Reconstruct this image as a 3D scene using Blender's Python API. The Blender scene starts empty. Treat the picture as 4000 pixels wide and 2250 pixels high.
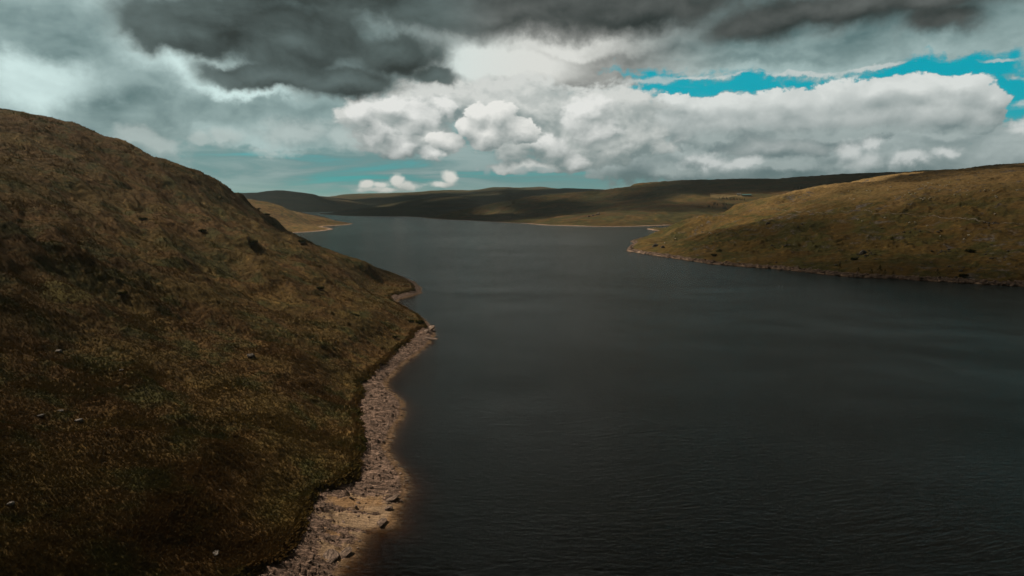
import bpy, math, random, time
import numpy as np
rng = np.random.default_rng(7)
random.seed(7)
T0 = time.time()
SC = bpy.context.scene
COL = SC.collection

# ------------------------------------------------------------------ camera model
F, CX, CY = 2703.0, 2000.0, 1125.0
H = 50.0
P = math.atan((1125 - 795) / F)
SP, CP = math.sin(P), math.cos(P)

def ray(px, py):
    c = (px - CX) / F; s = (CY - py) / F
    return c, CP + SP * s, -SP + CP * s

def onz(px, py, z=0.0):
    """ground point seen at a photograph pixel, on the level z"""
    a, b, c = ray(px, py)
    t = (z - H) / c
    return (a * t, b * t)

def atY(px, py, Y):
    a, b, c = ray(px, py)
    t = Y / b
    return (a * t, Y, H + c * t)

# ------------------------------------------------------------------ noise
def _hash(ix, iy, seed):
    h = (ix.astype(np.uint32) * np.uint32(374761393) + iy.astype(np.uint32) * np.uint32(668265263) + np.uint32((seed * 2654435761) & 0xffffffff))
    h = (h ^ (h >> np.uint32(13))) * np.uint32(1274126177)
    return h ^ (h >> np.uint32(16))
_ANG = np.linspace(0, 2 * np.pi, 257)[:256].astype(np.float32)
_GX, _GY = np.cos(_ANG), np.sin(_ANG)

def perlin(x, y, seed=0):
    x = np.asarray(x, np.float64); y = np.asarray(y, np.float64)
    fx = np.floor(x); fy = np.floor(y)
    ix = fx.astype(np.int64) & 0xffffff; iy = fy.astype(np.int64) & 0xffffff
    u = (x - fx).astype(np.float32); v = (y - fy).astype(np.float32)
    def g(dx, dy):
        k = (_hash(ix + dx, iy + dy, seed) & np.uint32(255)).astype(np.intp)
        return _GX[k] * (u - dx) + _GY[k] * (v - dy)
    su = u * u * u * (u * (u * 6 - 15) + 10); sv = v * v * v * (v * (v * 6 - 15) + 10)
    a = g(0, 0); b = g(1, 0); c = g(0, 1); d = g(1, 1)
    return ((a + (b - a) * su) + ((c + (d - c) * su) - (a + (b - a) * su)) * sv) * 1.5

def fbm(x, y, wl, octs, gain=0.5, seed=0, ridged=False):
    out = 0.0; amp = 1.0; f = 1.0 / wl
    for o in range(octs):
        n = perlin(x * f + 17.3 * o, y * f - 9.1 * o, seed + o)
        if ridged: n = 0.5 - np.abs(n) * 1.6
        out = out + amp * n
        amp *= gain; f *= 2.03
    return out

def smooth(e0, e1, x):
    t = np.clip((x - e0) / (e1 - e0), 0, 1)
    return t * t * (3 - 2 * t)

# ------------------------------------------------------------------ polygons, distances, splines
def refine(pts, n=3, jitter=0.0):
    """Catmull-Rom through the points (closed)"""
    p = np.array(pts, float); m = len(p); out = []
    for i in range(m):
        p0, p1, p2, p3 = p[(i - 1) % m], p[i], p[(i + 1) % m], p[(i + 2) % m]
        for k in range(n):
            t = k / n
            out.append(0.5 * ((2 * p1) + (-p0 + p2) * t + (2 * p0 - 5 * p1 + 4 * p2 - p3) * t * t + (-p0 + 3 * p1 - 3 * p2 + p3) * t ** 3))
    return np.array(out)

def sdist(x, y, poly):
    """signed distance to a closed polygon, positive inside"""
    sh = x.shape; x = x.ravel().astype(np.float32); y = y.ravel().astype(np.float32)
    best = np.full(x.shape, 1e18, np.float32); inside = np.zeros(x.shape, bool)
    n = len(poly)
    for i in range(n):
        ax, ay = poly[i]; bx, by = poly[(i + 1) % n]
        dx, dy = bx - ax, by - ay
        L = dx * dx + dy * dy + 1e-9
        t = np.clip(((x - ax) * dx + (y - ay) * dy) / L, 0, 1)
        d = (x - ax - t * dx) ** 2 + (y - ay - t * dy) ** 2
        np.minimum(best, d, out=best)
        if ay != by:
            c = (ay > y) != (by > y)
            inside ^= c & (x < (bx - ax) * (y - ay) / (by - ay) + ax)
    d = np.sqrt(best)
    return np.where(inside, d, -d).reshape(sh)

class TPS:
    def __init__(s, pts, z, lam=0.0):
        s.p = np.array(pts, float); s.sc = np.abs(s.p).max(); q = s.p / s.sc; n = len(q)
        r2 = ((q[:, None] - q[None]) ** 2).sum(-1)
        K = 0.5 * r2 * np.log(r2 + 1e-12) + lam * np.eye(n)
        Pm = np.c_[np.ones(n), q]
        A = np.zeros((n + 3, n + 3)); A[:n, :n] = K; A[:n, n:] = Pm; A[n:, :n] = Pm.T
        s.A = np.linalg.inv(A); s.set(z)
    def set(s, z):
        s.w = s.A @ np.r_[np.array(z, float), 0, 0, 0]
    def __call__(s, x, y):
        sh = x.shape; x = (x.ravel() / s.sc).astype(np.float32); y = (y.ravel() / s.sc).astype(np.float32)
        out = (s.w[-3] + s.w[-2] * x + s.w[-1] * y).astype(np.float64)
        for (a, b), w in zip(s.p / s.sc, s.w[:-3]):
            r2 = (x - a) ** 2 + (y - b) ** 2
            out += w * 0.5 * r2 * np.log(r2 + 1e-12)
        return out.reshape(sh)

def elev_to_py(tanel_over):
    pass

def project(x, y, z):
    """world -> photograph pixel"""
    dz = z - H
    dep = y * CP - dz * SP
    up = y * SP + dz * CP
    return CX + F * x / dep, CY - F * up / dep

# ------------------------------------------------------------------ landforms
class Land:
    """a hill: shoreline polygon + ridge points; h(x,y) is one height function in world space"""
    def __init__(s, name, shore, ridge, extra=(), a=(-1, 1), Y=(50, 1000), noise=None, shore_h=0.3, ramp=40, beach=0.12, bmax=2.0, fit=True, every=1, tau=6.0):
        s.name = name; s.shore = np.array(shore, float)
        s.noise = noise; s.ramp = ramp; s.beach = beach; s.bmax = bmax; s.a = a; s.Y = Y
        s.ridge_px = [(r[0], r[1]) for r in ridge]
        rp = [atY(*r) for r in ridge]
        sh = s.shore[::every]
        pts = [tuple(p) for p in sh] + [(p[0], p[1]) for p in rp] + [(e[0], e[1]) for e in extra]
        z = [shore_h] * len(sh) + [p[2] for p in rp] + [e[2] for e in extra]
        s.z = np.array(z, float); s.n0 = len(sh); s.nr = len(rp)
        s.rY = [r[2] for r in ridge]
        s.tps = TPS(pts, s.z, 1e-6)
        s.tau = tau
        if fit: s.fit()
    def h(s, x, y, detail=True):
        ds = sdist(x, y, s.shore)
        return s.height(x, y, ds, detail)
    def height(s, x, y, ds, detail=True):
        t = s.tps(x, y)
        t = s.tau * np.logaddexp(0, np.clip(t / s.tau, -30, 60))            # soft positive
        z = t * smooth(0, s.ramp, ds) + np.clip(ds * s.beach, -25, s.bmax)
        if detail and s.noise is not None:
            z = z + s.noise(x, y, ds, z)
        return z
    def fit(s, it=7):
        px = np.array([p[0] for p in s.ridge_px]); tgt = np.array([p[1] for p in s.ridge_px])
        Y = np.exp(np.linspace(np.log(s.Y[0]), np.log(s.Y[1]), 260))
        for k in range(it):
            # ray slope for a column depends weakly on py: take a = x/Y from the target pixel
            c, b, _ = ray(px, tgt)
            A = (c / b)[:, None]
            X = A * Y[None]; YY = np.broadcast_to(Y[None], X.shape)
            z = s.h(X, YY)
            qx, qy = project(X, YY, z)
            z0 = z > 0.2
            qy = np.where(z0, qy, 9999)
            got = qy.min(1)
            err = got - tgt                                                     # + : too low
            s.err = err
            YR = np.array(s.rY)
            s.z[s.n0:s.n0 + s.nr] += 0.8 * np.clip(err, -60, 60) / F * YR
            s.tps.set(s.z)
        s.top = YY[np.arange(len(px)), qy.argmin(1)]
    def grid(s, na, ny, Y=None, a=None, law='log'):
        Y = Y or s.Y; a = a or s.a
        av = np.linspace(a[0], a[1], na)
        t = np.linspace(0, 1, ny)
        Yv = np.exp(np.log(Y[0]) + t * (np.log(Y[1]) - np.log(Y[0])))
        A, YY = np.meshgrid(av, Yv)
        return A * YY, YY

def grid_mesh(name, X, Y, Z, keep=None, attrs=None):
    ny, nx = X.shape
    idx = np.arange(nx * ny).reshape(ny, nx)
    q = np.stack([idx[:-1, :-1], idx[:-1, 1:], idx[1:, 1:], idx[1:, :-1]], -1).reshape(-1, 4)
    if keep is not None:
        q = q[keep[:-1, :-1].reshape(-1)]
    used = np.zeros(nx * ny, bool); used[q.ravel()] = True
    remap = np.cumsum(used) - 1
    co = np.stack([X, Y, Z], -1).reshape(-1, 3)[used].astype(np.float32)
    q = remap[q].astype(np.int32)
    me = make_mesh(name, co, q, True)
    for k, v in (attrs or {}).items():
        at = me.attributes.new(k, 'FLOAT', 'POINT'); at.data.foreach_set('value', v.reshape(-1)[used].astype(np.float32))
    return me

def make_mesh(name, co, faces, shade=True):
    me = bpy.data.meshes.new(name)
    nv = len(co); nf, k = faces.shape
    me.vertices.add(nv); me.vertices.foreach_set('co', np.ascontiguousarray(co, np.float32).ravel())
    me.loops.add(nf * k); me.loops.foreach_set('vertex_index', np.ascontiguousarray(faces, np.int32).ravel())
    me.polygons.add(nf); me.polygons.foreach_set('loop_start', np.arange(0, nf * k, k, dtype=np.int32))
    me.polygons.foreach_set('loop_total', np.full(nf, k, np.int32))
    me.polygons.foreach_set('use_smooth', np.full(nf, shade, bool))
    me.update(calc_edges=True)
    return me

def link(name, me, mat=None, parent=None, **props):
    o = bpy.data.objects.new(name, me); COL.objects.link(o)
    if mat is not None:
        me.materials.append(mat)
    if parent is not None: o.parent = parent
    for k, v in props.items(): o[k] = v
    return o
# ================================================================== shorelines (from the photograph, on the water level)
W = lambda L, z=0.0: [onz(p[0], p[1], z) for p in L]

# --- A: the near hillside on the left
A_water = [(1150,2450),(1250,2330),(1306,2246),(1318,2230),(1364,2184),(1380,2143),(1401,2114),(1438,2072),(1521,2052),(1538,1994),(1550,1965),(1575,1923),
 (1579,1898),(1566,1857),(1542,1824),(1513,1782),(1496,1745),(1513,1725),(1521,1695),(1538,1662),(1559,1635),(1569,1607),(1566,1573),
 (1538,1542),(1511,1521),(1500,1493),(1531,1462),(1569,1421),(1604,1397),(1645,1366),(1666,1348),(1688,1322),(1694,1300)]
A_water2 = [(1690,1283),(1640,1240),(1585,1205),(1545,1180),(1557,1169),(1610,1156),(1643,1144)]
A_back = [(-55,412),(-64,445),(-82,490),(-108,545),(-150,605),(-225,680),(-330,755),(-460,800)]
A_close = [(-900,800),(-1300,500),(-1200,-60),(-70,-60),(-55,20)]
shoreA = np.array(W(A_water) + W(A_water2) + A_back + A_close)
A_grass = [(600,2500),(800,2380),(962,2246),(983,2238),(1082,2201),(1124,2147),(1161,2101),(1190,2052),(1202,2002),(1215,1960),(1239,1923),(1293,1907),(1351,1882),
 (1397,1845),(1401,1787),(1413,1733),(1413,1691),(1413,1650),(1414,1655),(1393,1628),(1407,1607),(1393,1590),(1411,1555),(1419,1528),(1407,1493),(1431,1476),
 (1462,1445),(1497,1421),(1524,1393),(1559,1359),(1594,1335),(1614,1314),(1622,1290),(1668,1279)]
A_grass2 = [(1640,1243),(1580,1208),(1532,1182),(1524,1160),(1566,1151),(1622,1138)]
grassA = np.array(W(A_grass, 2.0) + W(A_grass2, 1.0) + [(-59,410),(-69,444),(-87,488),(-113,542),(-156,600),(-231,673),(-334,748),(-462,782)] + [(-900,792),(-1290,500),(-1190,-50),(-90,-50),(-78,10)])

ridgeA = [(-500,402,360),(-250,412,370),(0,426,380),(116,446,385),(256,474,395),(349,508,400),(419,536,405),(505,560,412),(575,602,420),(668,633,432),(738,666,440),(800,683,445),
 (862,716,455),(893,738,458),(943,757,462),(982,802,462),(1048,843,458),(1095,876,452),(1142,907,445),(1200,945,436),(1262,967,428),(1305,982,422),(1382,1008,412),
 (1437,1031,404),(1479,1058,398)]
extraA = []
# slope body (x, y, z)
for (x, y, z) in [(-60,60,8),(-60,110,9),(-62,160,9),(-68,210,10),(-80,260,14),(-95,310,20),(-105,350,23),
                  (-90,60,18),(-92,110,19),(-98,160,21),(-108,210,25),(-125,260,31),(-140,310,36),(-140,360,35),
                  (-130,60,32),(-132,110,34),(-140,160,38),(-152,210,44),(-170,260,50),(-185,310,54),
                  (-180,60,49),(-185,120,53),(-195,180,59),(-210,240,66),(-225,300,70),
                  (-240,60,68),(-245,130,73),(-250,200,80),(-262,270,87),
                  (-320,60,86),(-330,160,92),(-340,260,98),(-440,100,100),(-460,250,106),(-700,100,104),(-700,300,104),
                  (-90,-20,14),(-150,-20,36),(-260,-20,70),(-500,-20,98),
                  # the far side, falling away
                  (-330,470,72),(-420,520,66),(-260,520,40),(-200,560,14),(-300,620,20),(-450,680,30),(-700,520,80),(-700,700,40)]:
    extraA.append((x, y, z))

FOLDS = [([(-112,166),(-88,176),(-66,179),(-50,184),(-37,183)], 2.0, 3.5, 15), ([(-150,176),(-122,192),(-104,213),(-85,231),(-65,236),(-38,240)], 2.6, 4, 18),
         ([(-185,305),(-161,318),(-126,308),(-98,296),(-78,300)], 3.0, 5, 20), ([(-225,332),(-190,345),(-150,332),(-116,298)], 2.6, 5, 18),
         ([(-78,94),(-66,104),(-52,110),(-36,113)], 1.2, 3, 12), ([(-165,235),(-140,262),(-112,272),(-80,268)], 2.2, 4, 14)]
def folds(x, y):
    out = np.zeros(x.shape)
    wx = x + 3.5 * perlin(x / 17, y / 17, 61); wy = y + 3.5 * perlin(x / 17, y / 17, 62)
    for L, A, w1, w2 in FOLDS:
        best = np.full(x.shape, 1e9); sg = np.ones(x.shape)
        for (ax, ay), (bx, by) in zip(L[:-1], L[1:]):
            dx, dy = bx - ax, by - ay; t = np.clip(((wx - ax) * dx + (wy - ay) * dy) / (dx * dx + dy * dy), 0, 1)
            ex, ey = wx - ax - t * dx, wy - ay - t * dy; d = np.hypot(ex, ey); m = d < best
            best = np.where(m, d, best); sg = np.where(m, np.sign(dx * ey - dy * ex), sg)
        q = best * sg
        out += A * np.where(q > 0, np.exp(-(np.sqrt(q * q + 1) - 1) / w1), np.exp(-(np.sqrt(q * q + 1) - 1) / w2)) - 0.55 * A * np.exp(-((q - 2.6 * w1) / (1.6 * w1)) ** 2)
    return out

def noiseA(x, y, ds, z):
    k = smooth(4, 60, ds) * (0.35 + 0.65 * smooth(95, 60, z))
    # spurs and hollows that run down the slope, away and to the right
    c, s_ = math.cos(math.radians(-33)), math.sin(math.radians(-33))
    u = x * c + y * s_; v = -x * s_ + y * c
    wob = 10 * perlin(x / 70, y / 70, 5)
    n = 3.6 * fbm(u / 3.2, (v + wob), 34, 3, 0.5, 11, True) * k
    n += 1.5 * fbm(x, y, 42, 3, 0.5, 21) * k
    n += 1.1 * fbm(u / 2.6, v + wob * 0.6, 11, 3, 0.55, 27, True) * k * smooth(-0.3, 0.4, perlin(x / 60, y / 60, 28))
    return n + folds(x, y) * smooth(1, 14, ds)

# --- B: low headland beyond it
B_sh = [(900,905),(1000,911),(1142,909),(1188,907),(1240,903.5),(1266,901),(1301,895),(1285,890),(1262,888),(1258,885),(1305,881),(1350,879),(1369,876.5)]
shoreB = np.array(W(B_sh) + [(-400,1750),(-520,2050),(-760,2300),(-1300,2400),(-2000,2200),(-1800,1250),(-900,1000),(-560,1060)])
ridgeB = [(900,768,1500),(963,779,1520),(1033,788,1540),(1091,804,1560),(1130,818,1580),(1169,829,1600),(1208,837,1620),(1266,848,1640),(1305,858,1620),(1340,866,1590)]
extraB = [(-700,1400,52),(-900,1500,75),(-1300,1500,95),(-900,1900,60),(-700,2100,25),(-1400,1900,90),
          (-470,1250,4),(-540,1300,9),(-450,1330,5),(-480,1420,16),(-600,1250,9),(-700,1250,16)]

# --- E: right headland
E_sh = [(2453,980),(2512,990),(2586,1001),(2680,1015),(2773,1029),(2897,1040),(3021,1048),(3176,1065),(3332,1081),(3487,1088),(3642,1097),(3766,1104),(3891,1112),(4000,1117),(4200,1128),(4500,1150)]
E_sh2 = [(2680,887),(2610,893),(2528,894.5),(2568,902),(2600,906),(2575,915),(2540,926),(2500,934),(2466,943),(2480,950),(2470,958),(2456,970)]
shoreE = np.array(W(E_sh) + [(800,350),(1500,300),(2600,900),(2600,2100),(1500,2300),(800,1900),(480,1560)] + W(E_sh2))
ridgeE = [(2499,932,800),(2543,917,830),(2586,902,860),(2636,874,930),(2680,858,960),(2773,839,1000),(2847,817,1030),(2934,789,1060),(3021,768,1090),(3096,746,1120),(3207,732,1160),(3270,721,1190),
  (3363,702,1230),(3456,687,1270),(3580,675,1310),(3680,665,1350),(3829,650,1400),(4000,637,1440),(4200,628,1480)]
extraE = [(230,760,20),(300,760,32),(390,800,52),(480,760,66),(560,800,78),(250,660,18),(330,620,26),(420,620,48),(520,620,64),(400,520,22),(500,500,38),(620,560,68),(700,700,86),
          (800,900,100),(600,1000,88),(450,950,66),(360,900,46),(500,420,14),(700,440,44),(900,500,80),(1100,700,118),(1000,1000,118),
          (700,1700,60),(900,1800,70),(1400,1700,100),(1500,1300,132),(2000,900,110),(2000,1600,110),(300,1150,5),(420,1400,10),(285,1350,-20),(330,1370,-12),(300,1250,-14),(350,1300,-6),(520,1500,20),(260,1010,8),(330,1050,14)]

# --- D: long hill behind the headland
D_sh = [(1626,844),(1664,852),(1749,858),(1856,863),(1963,869),(2048,873),(2134,880),(2219,882),(2326,885),(2454,885),(2561,882),(2616,879.5),(2700,879)]
shoreD = np.array(W(D_sh) + [(900,1500),(2000,1600),(4200,1800),(4200,5200),(1500,5000),(300,3900),(-250,3150),(-330,2650)])
ridgeD = [(1664,842,2350),(1728,836,2400),(1813,824,2450),(1899,801,2550),(2027,776,2650),(2150,760,2800),(2290,750,2900),(2395,741,3000),(2430,734,3000),(2470,724,3000),(2555,712,3000),(2710,704,3000),(2866,699,3000),(2990,699,3000),
  (3083,694,3000),(3207,686,3000),(3300,679,3000),(3456,673,3000),(3580,668,3000),(3700,664,3000),(4000,655,3000)]
extraD = [(300,1800,16),(500,1800,22),(200,2000,24),(500,2200,60),(900,2200,72),(0,2300,15),(300,2500,60),(1400,2300,100),(2200,2300,130),
          (800,3800,60),(1800,4000,90),(2800,4000,90),(100,3300,30),(0,3000,12),(700,1900,24),(1000,1900,32)]

# --- C: dark hills across the water
C_sh = [(1266,838),(1343,843),(1460,845),(1576,845.5),(1635,848),(1700,851)]
shoreC = np.array(W(C_sh) + [(300,2900),(1800,3200),(4000,3800),(4200,7000),(600,7000),(-700,5600),(-1050,4300),(-980,3500)])
ridgeC = [(1285,830,3300),(1343,821,3450),(1421,810,3600),(1499,798,3700),(1576,786,3800),(1693,771,3900),(1771,764,4000),(1835,760,4100),(1899,747,4300),(1984,742,4400),(2112,739,4500),(2198,735,4500),(2283,737,4500),(2369,741,4500),(2550,745,4500),(2900,740,4500)]
extraC = [(-600,3000,14),(-200,3000,16),(-300,3400,50),(200,3600,66),(600,3900,90),(0,5200,60),(1500,5600,80),(2800,5600,80),(-500,4600,40)]

# --- far hills
shoreF = np.array([(-3200,4400),(-1500,4150),(-1190,4080),(-980,4380),(-700,5200),(100,5900),(4500,6200),(7000,14000),(-7000,14000),(-7000,5000)])
ridgeF = [(500,752,5600),(800,750,5600),(940,753,5600),(1033,747.5,5600),(1130,746,5600),(1169,751,5600),(1235,760,5600),(1285,767,5600)]
extraF = [(-2200,4900,60),(-1500,4900,50),(-3500,5200,90),(-1300,5100,40)]
shoreG = np.array([(-3000,6300),(-900,6000),(1800,6100),(5000,6300),(9000,7000),(9000,15000),(-6000,15000)])
ridgeG = [(1250,768,7600),(1308,765,7600),(1363,758,7600),(1421,756,7600),(1537,753,7600),(1635,749,7600),(1693,744,7600),(1771,742,7600),(1873,740,7600),(1903,734.5,7600),(1963,731,7600),(2048,732,7600),(2134,731,7600),(2165,735,7600),(2300,738,7600),(2600,742,7600)]
extraG = [(-2000,7600,80),(-1500,9500,60),(1000,9500,80),(4000,8000,150),(4000,10000,120)]

def mk_noise(amp, wl, seed, k0=60, ridg=0.5, octs=5):
    def f(x, y, ds, z):
        k = smooth(0, k0, ds)
        wx = x + 0.35 * wl * perlin(x / wl, y / wl, seed + 50); wy = y + 0.35 * wl * perlin(x / wl + 9, y / wl, seed + 51)
        n = fbm(wx, wy, wl, octs, 0.48, seed)
        r = fbm(wx, wy, wl * 0.8, octs, 0.5, seed + 30, True)
        return amp * k * (n * (1 - ridg) + r * ridg)
    return f
LB = Land('B', shoreB, ridgeB, extraB, (-0.75, -0.05), (1050, 2400), mk_noise(3.0, 160, 200, 80), ramp=60, beach=0.035, bmax=1.6, tau=3)
LE = Land('E', shoreE, ridgeE, extraE, (0.12, 1.3), (330, 2300), mk_noise(6.0, 120, 300, 60, 0.6), ramp=25, beach=0.25, bmax=2.2, tau=3)
LD = Land('D', shoreD, ridgeD, extraD, (-0.2, 1.3), (1500, 4200), mk_noise(9.0, 380, 400, 150, 0.6), ramp=110, beach=0.05, bmax=2.5, tau=4)
LC = Land('C', shoreC, ridgeC, extraC, (-0.35, 1.0), (2600, 6000), mk_noise(10.0, 600, 500, 200, 0.6), ramp=150, beach=0.05, bmax=2.0, tau=4)
LF = Land('F', shoreF, ridgeF, extraF, (-1.2, 0.1), (3900, 9000), mk_noise(14.0, 800, 600, 300, 0.6), ramp=250, beach=0.03, bmax=2.0, tau=4)
LG = Land('G', shoreG, ridgeG, extraG, (-0.6, 1.2), (5900, 12000), mk_noise(18.0, 900, 700, 300, 0.6), ramp=300, beach=0.03, bmax=2.0, tau=4)
class NearLand(Land):
    """the near hillside: water line, rock beach, grass bank, slope"""
    def height(s, x, y, ds, detail=True):
        dg = sdist(x, y, grassA)
        s.dg = dg
        t = s.tau * np.logaddexp(0, np.clip(s.tps(x, y) / s.tau, -30, 60))
        fr = np.clip(ds / np.maximum(ds - dg, 1e-3), 0, 1)
        zb = np.where(ds > 0, 1.6 * np.where(dg > 0, 1, fr), np.maximum(ds * 0.16, -25))
        z = zb + 0.9 * smooth(-0.1, 0.9, dg) + t * smooth(0, 1, dg / (18 + 8 * smooth(310, 370, y)))
        return z + noiseA(x, y, dg, z)
LA = NearLand('A', shoreA, ridgeA, extraA, (-1.35, 0.02), (22, 760), noiseA, shore_h=0.5, ramp=14, beach=0.12, bmax=2.0, every=2, tau=2)
print('fit', round(time.time() - T0, 1))
for L in (LA, LB, LE, LD, LC, LF, LG):
    print(L.name, 'err px', np.round(L.err, 1).tolist())
    print('   top Y', np.round(L.top).tolist(), 'z', np.round(L.z[L.n0:L.n0 + L.nr]).tolist())
# ================================================================== node helpers
DIM = '3D'
class V:
    """a value socket with arithmetic, so shaders read as formulas"""
    def __init__(s, nt, sock): s.nt = nt; s.s = sock
    def _m(s, op, *o, clamp=False):
        n = s.nt.nodes.new('ShaderNodeMath'); n.operation = op; n.use_clamp = clamp
        for i, v in enumerate((s,) + o):
            if isinstance(v, V): s.nt.links.new(v.s, n.inputs[i])
            else: n.inputs[i].default_value = v
        return V(s.nt, n.outputs[0])
    def __add__(s, o): return s._m('ADD', o)
    __radd__ = __add__
    def __sub__(s, o): return s._m('SUBTRACT', o)
    def __rsub__(s, o): return (s * -1.0) + o
    def __mul__(s, o): return s._m('MULTIPLY', o)
    __rmul__ = __mul__
    def __truediv__(s, o): return s._m('DIVIDE', o)
    def max(s, o): return s._m('MAXIMUM', o)
    def smax(s, o, k): return s._m('SMOOTH_MAX', o, k)
    def min(s, o): return s._m('MINIMUM', o)
    def pow(s, o): return s._m('POWER', o)
    def clamp(s): return s._m('ADD', 0.0, clamp=True)
    def step(s, a, b, lo=0.0, hi=1.0):
        n = s.nt.nodes.new('ShaderNodeMapRange'); n.interpolation_type = 'SMOOTHSTEP'
        s.nt.links.new(s.s, n.inputs[0])
        n.inputs[1].default_value = a; n.inputs[2].default_value = b; n.inputs[3].default_value = lo; n.inputs[4].default_value = hi
        return V(s.nt, n.outputs[0])
    def lin(s, a, b, lo=0.0, hi=1.0):
        n = s.nt.nodes.new('ShaderNodeMapRange'); s.nt.links.new(s.s, n.inputs[0])
        n.inputs[1].default_value = a; n.inputs[2].default_value = b; n.inputs[3].default_value = lo; n.inputs[4].default_value = hi
        return V(s.nt, n.outputs[0])

class G:
    def __init__(s, nt): s.nt = nt
    def n(s, t, **kw):
        n = s.nt.nodes.new(t)
        for k, v in kw.items(): setattr(n, k, v)
        return n
    def put(s, sock, v):
        if isinstance(v, V): s.nt.links.new(v.s, sock)
        elif isinstance(v, bpy.types.NodeSocket): s.nt.links.new(v, sock)
        elif v is not None:
            if sock.type == 'RGBA' and len(v) == 3: v = tuple(v) + (1,)
            sock.default_value = v
    def vec(s, x, y, z=0.0):
        n = s.n('ShaderNodeCombineXYZ'); s.put(n.inputs[0], x); s.put(n.inputs[1], y); s.put(n.inputs[2], z); return n.outputs[0]
    def sep(s, v):
        n = s.n('ShaderNodeSeparateXYZ'); s.put(n.inputs[0], v); return [V(s.nt, o) for o in n.outputs]
    def vm(s, op, a, b=None):
        n = s.n('ShaderNodeVectorMath', operation=op); s.put(n.inputs[0], a)
        if b is not None: s.put(n.inputs[1], b)
        return n.outputs[1] if op in ('LENGTH', 'DOT_PRODUCT', 'DISTANCE') else n.outputs[0]
    def scale(s, v, k):
        n = s.n('ShaderNodeVectorMath', operation='SCALE'); s.put(n.inputs[0], v); s.put(n.inputs['Scale'], k); return n.outputs[0]
    def noise(s, v, sc, det=4, rough=0.5, dist=0.0, lac=2.0, out=0, typ='FBM'):
        n = s.n('ShaderNodeTexNoise'); n.noise_type = typ; n.noise_dimensions = DIM
        s.put(n.inputs['Vector'], v); n.inputs['Scale'].default_value = sc; n.inputs['Detail'].default_value = det
        n.inputs['Roughness'].default_value = rough; n.inputs['Distortion'].default_value = dist; n.inputs['Lacunarity'].default_value = lac
        return V(s.nt, n.outputs[0]) if out == 0 else n.outputs[1]
    def voro(s, v, sc, feat='F1', det=0, rough=0.5, smoothn=1.0, out='Distance', rand=1.0):
        n = s.n('ShaderNodeTexVoronoi'); n.feature = feat; n.voronoi_dimensions = DIM
        s.put(n.inputs['Vector'], v); n.inputs['Scale'].default_value = sc; n.inputs['Detail'].default_value = det
        n.inputs['Roughness'].default_value = rough; n.inputs['Randomness'].default_value = rand
        if 'Smoothness' in n.inputs and feat == 'SMOOTH_F1': n.inputs['Smoothness'].default_value = smoothn
        return V(s.nt, n.outputs[out]) if out == 'Distance' else n.outputs[out]
    def mix(s, f, a, b, blend='MIX'):
        n = s.n('ShaderNodeMix', data_type='RGBA', blend_type=blend)
        s.put(n.inputs[0], f); s.put(n.inputs[6], a); s.put(n.inputs[7], b); return n.outputs[2]
    def attr(s, name):
        n = s.n('ShaderNodeAttribute'); n.attribute_name = name; return V(s.nt, n.outputs['Fac'])
    def bump(s, h, strength=1.0, dist=1.0, normal=None):
        n = s.n('ShaderNodeBump'); s.put(n.inputs['Height'], h); n.inputs['Strength'].default_value = strength; n.inputs['Distance'].default_value = dist
        if normal is not None: s.put(n.inputs['Normal'], normal)
        return n.outputs[0]

def new_mat(name):
    m = bpy.data.materials.new(name); m.use_nodes = True; m.node_tree.nodes.clear()
    g = G(m.node_tree); out = g.n('ShaderNodeOutputMaterial')
    return m, g, out
def pbr(g, out, col, rough=0.9, spec=0.2, normal=None, **kw):
    b = g.n('ShaderNodeBsdfPrincipled'); g.put(b.inputs['Base Color'], col); g.put(b.inputs['Roughness'], rough)
    g.put(b.inputs['Specular IOR Level'], spec)
    if normal is not None: g.put(b.inputs['Normal'], normal)
    for k, v in kw.items(): g.put(b.inputs[k], v)
    g.nt.links.new(b.outputs[0], out.inputs['Surface']); return b

# ================================================================== materials
# real-world colours of the ground cover
OLIVE = (0.102, 0.068, 0.020); RUST = (0.104, 0.058, 0.020); GREEN = (0.056, 0.056, 0.017); STRAW = (0.21, 0.130, 0.040); HEATH = (0.032, 0.022, 0.008)
ROCK = (0.20, 0.15, 0.125); ROCKL = (0.36, 0.28, 0.23); SAND = (0.36, 0.25, 0.15)

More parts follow.
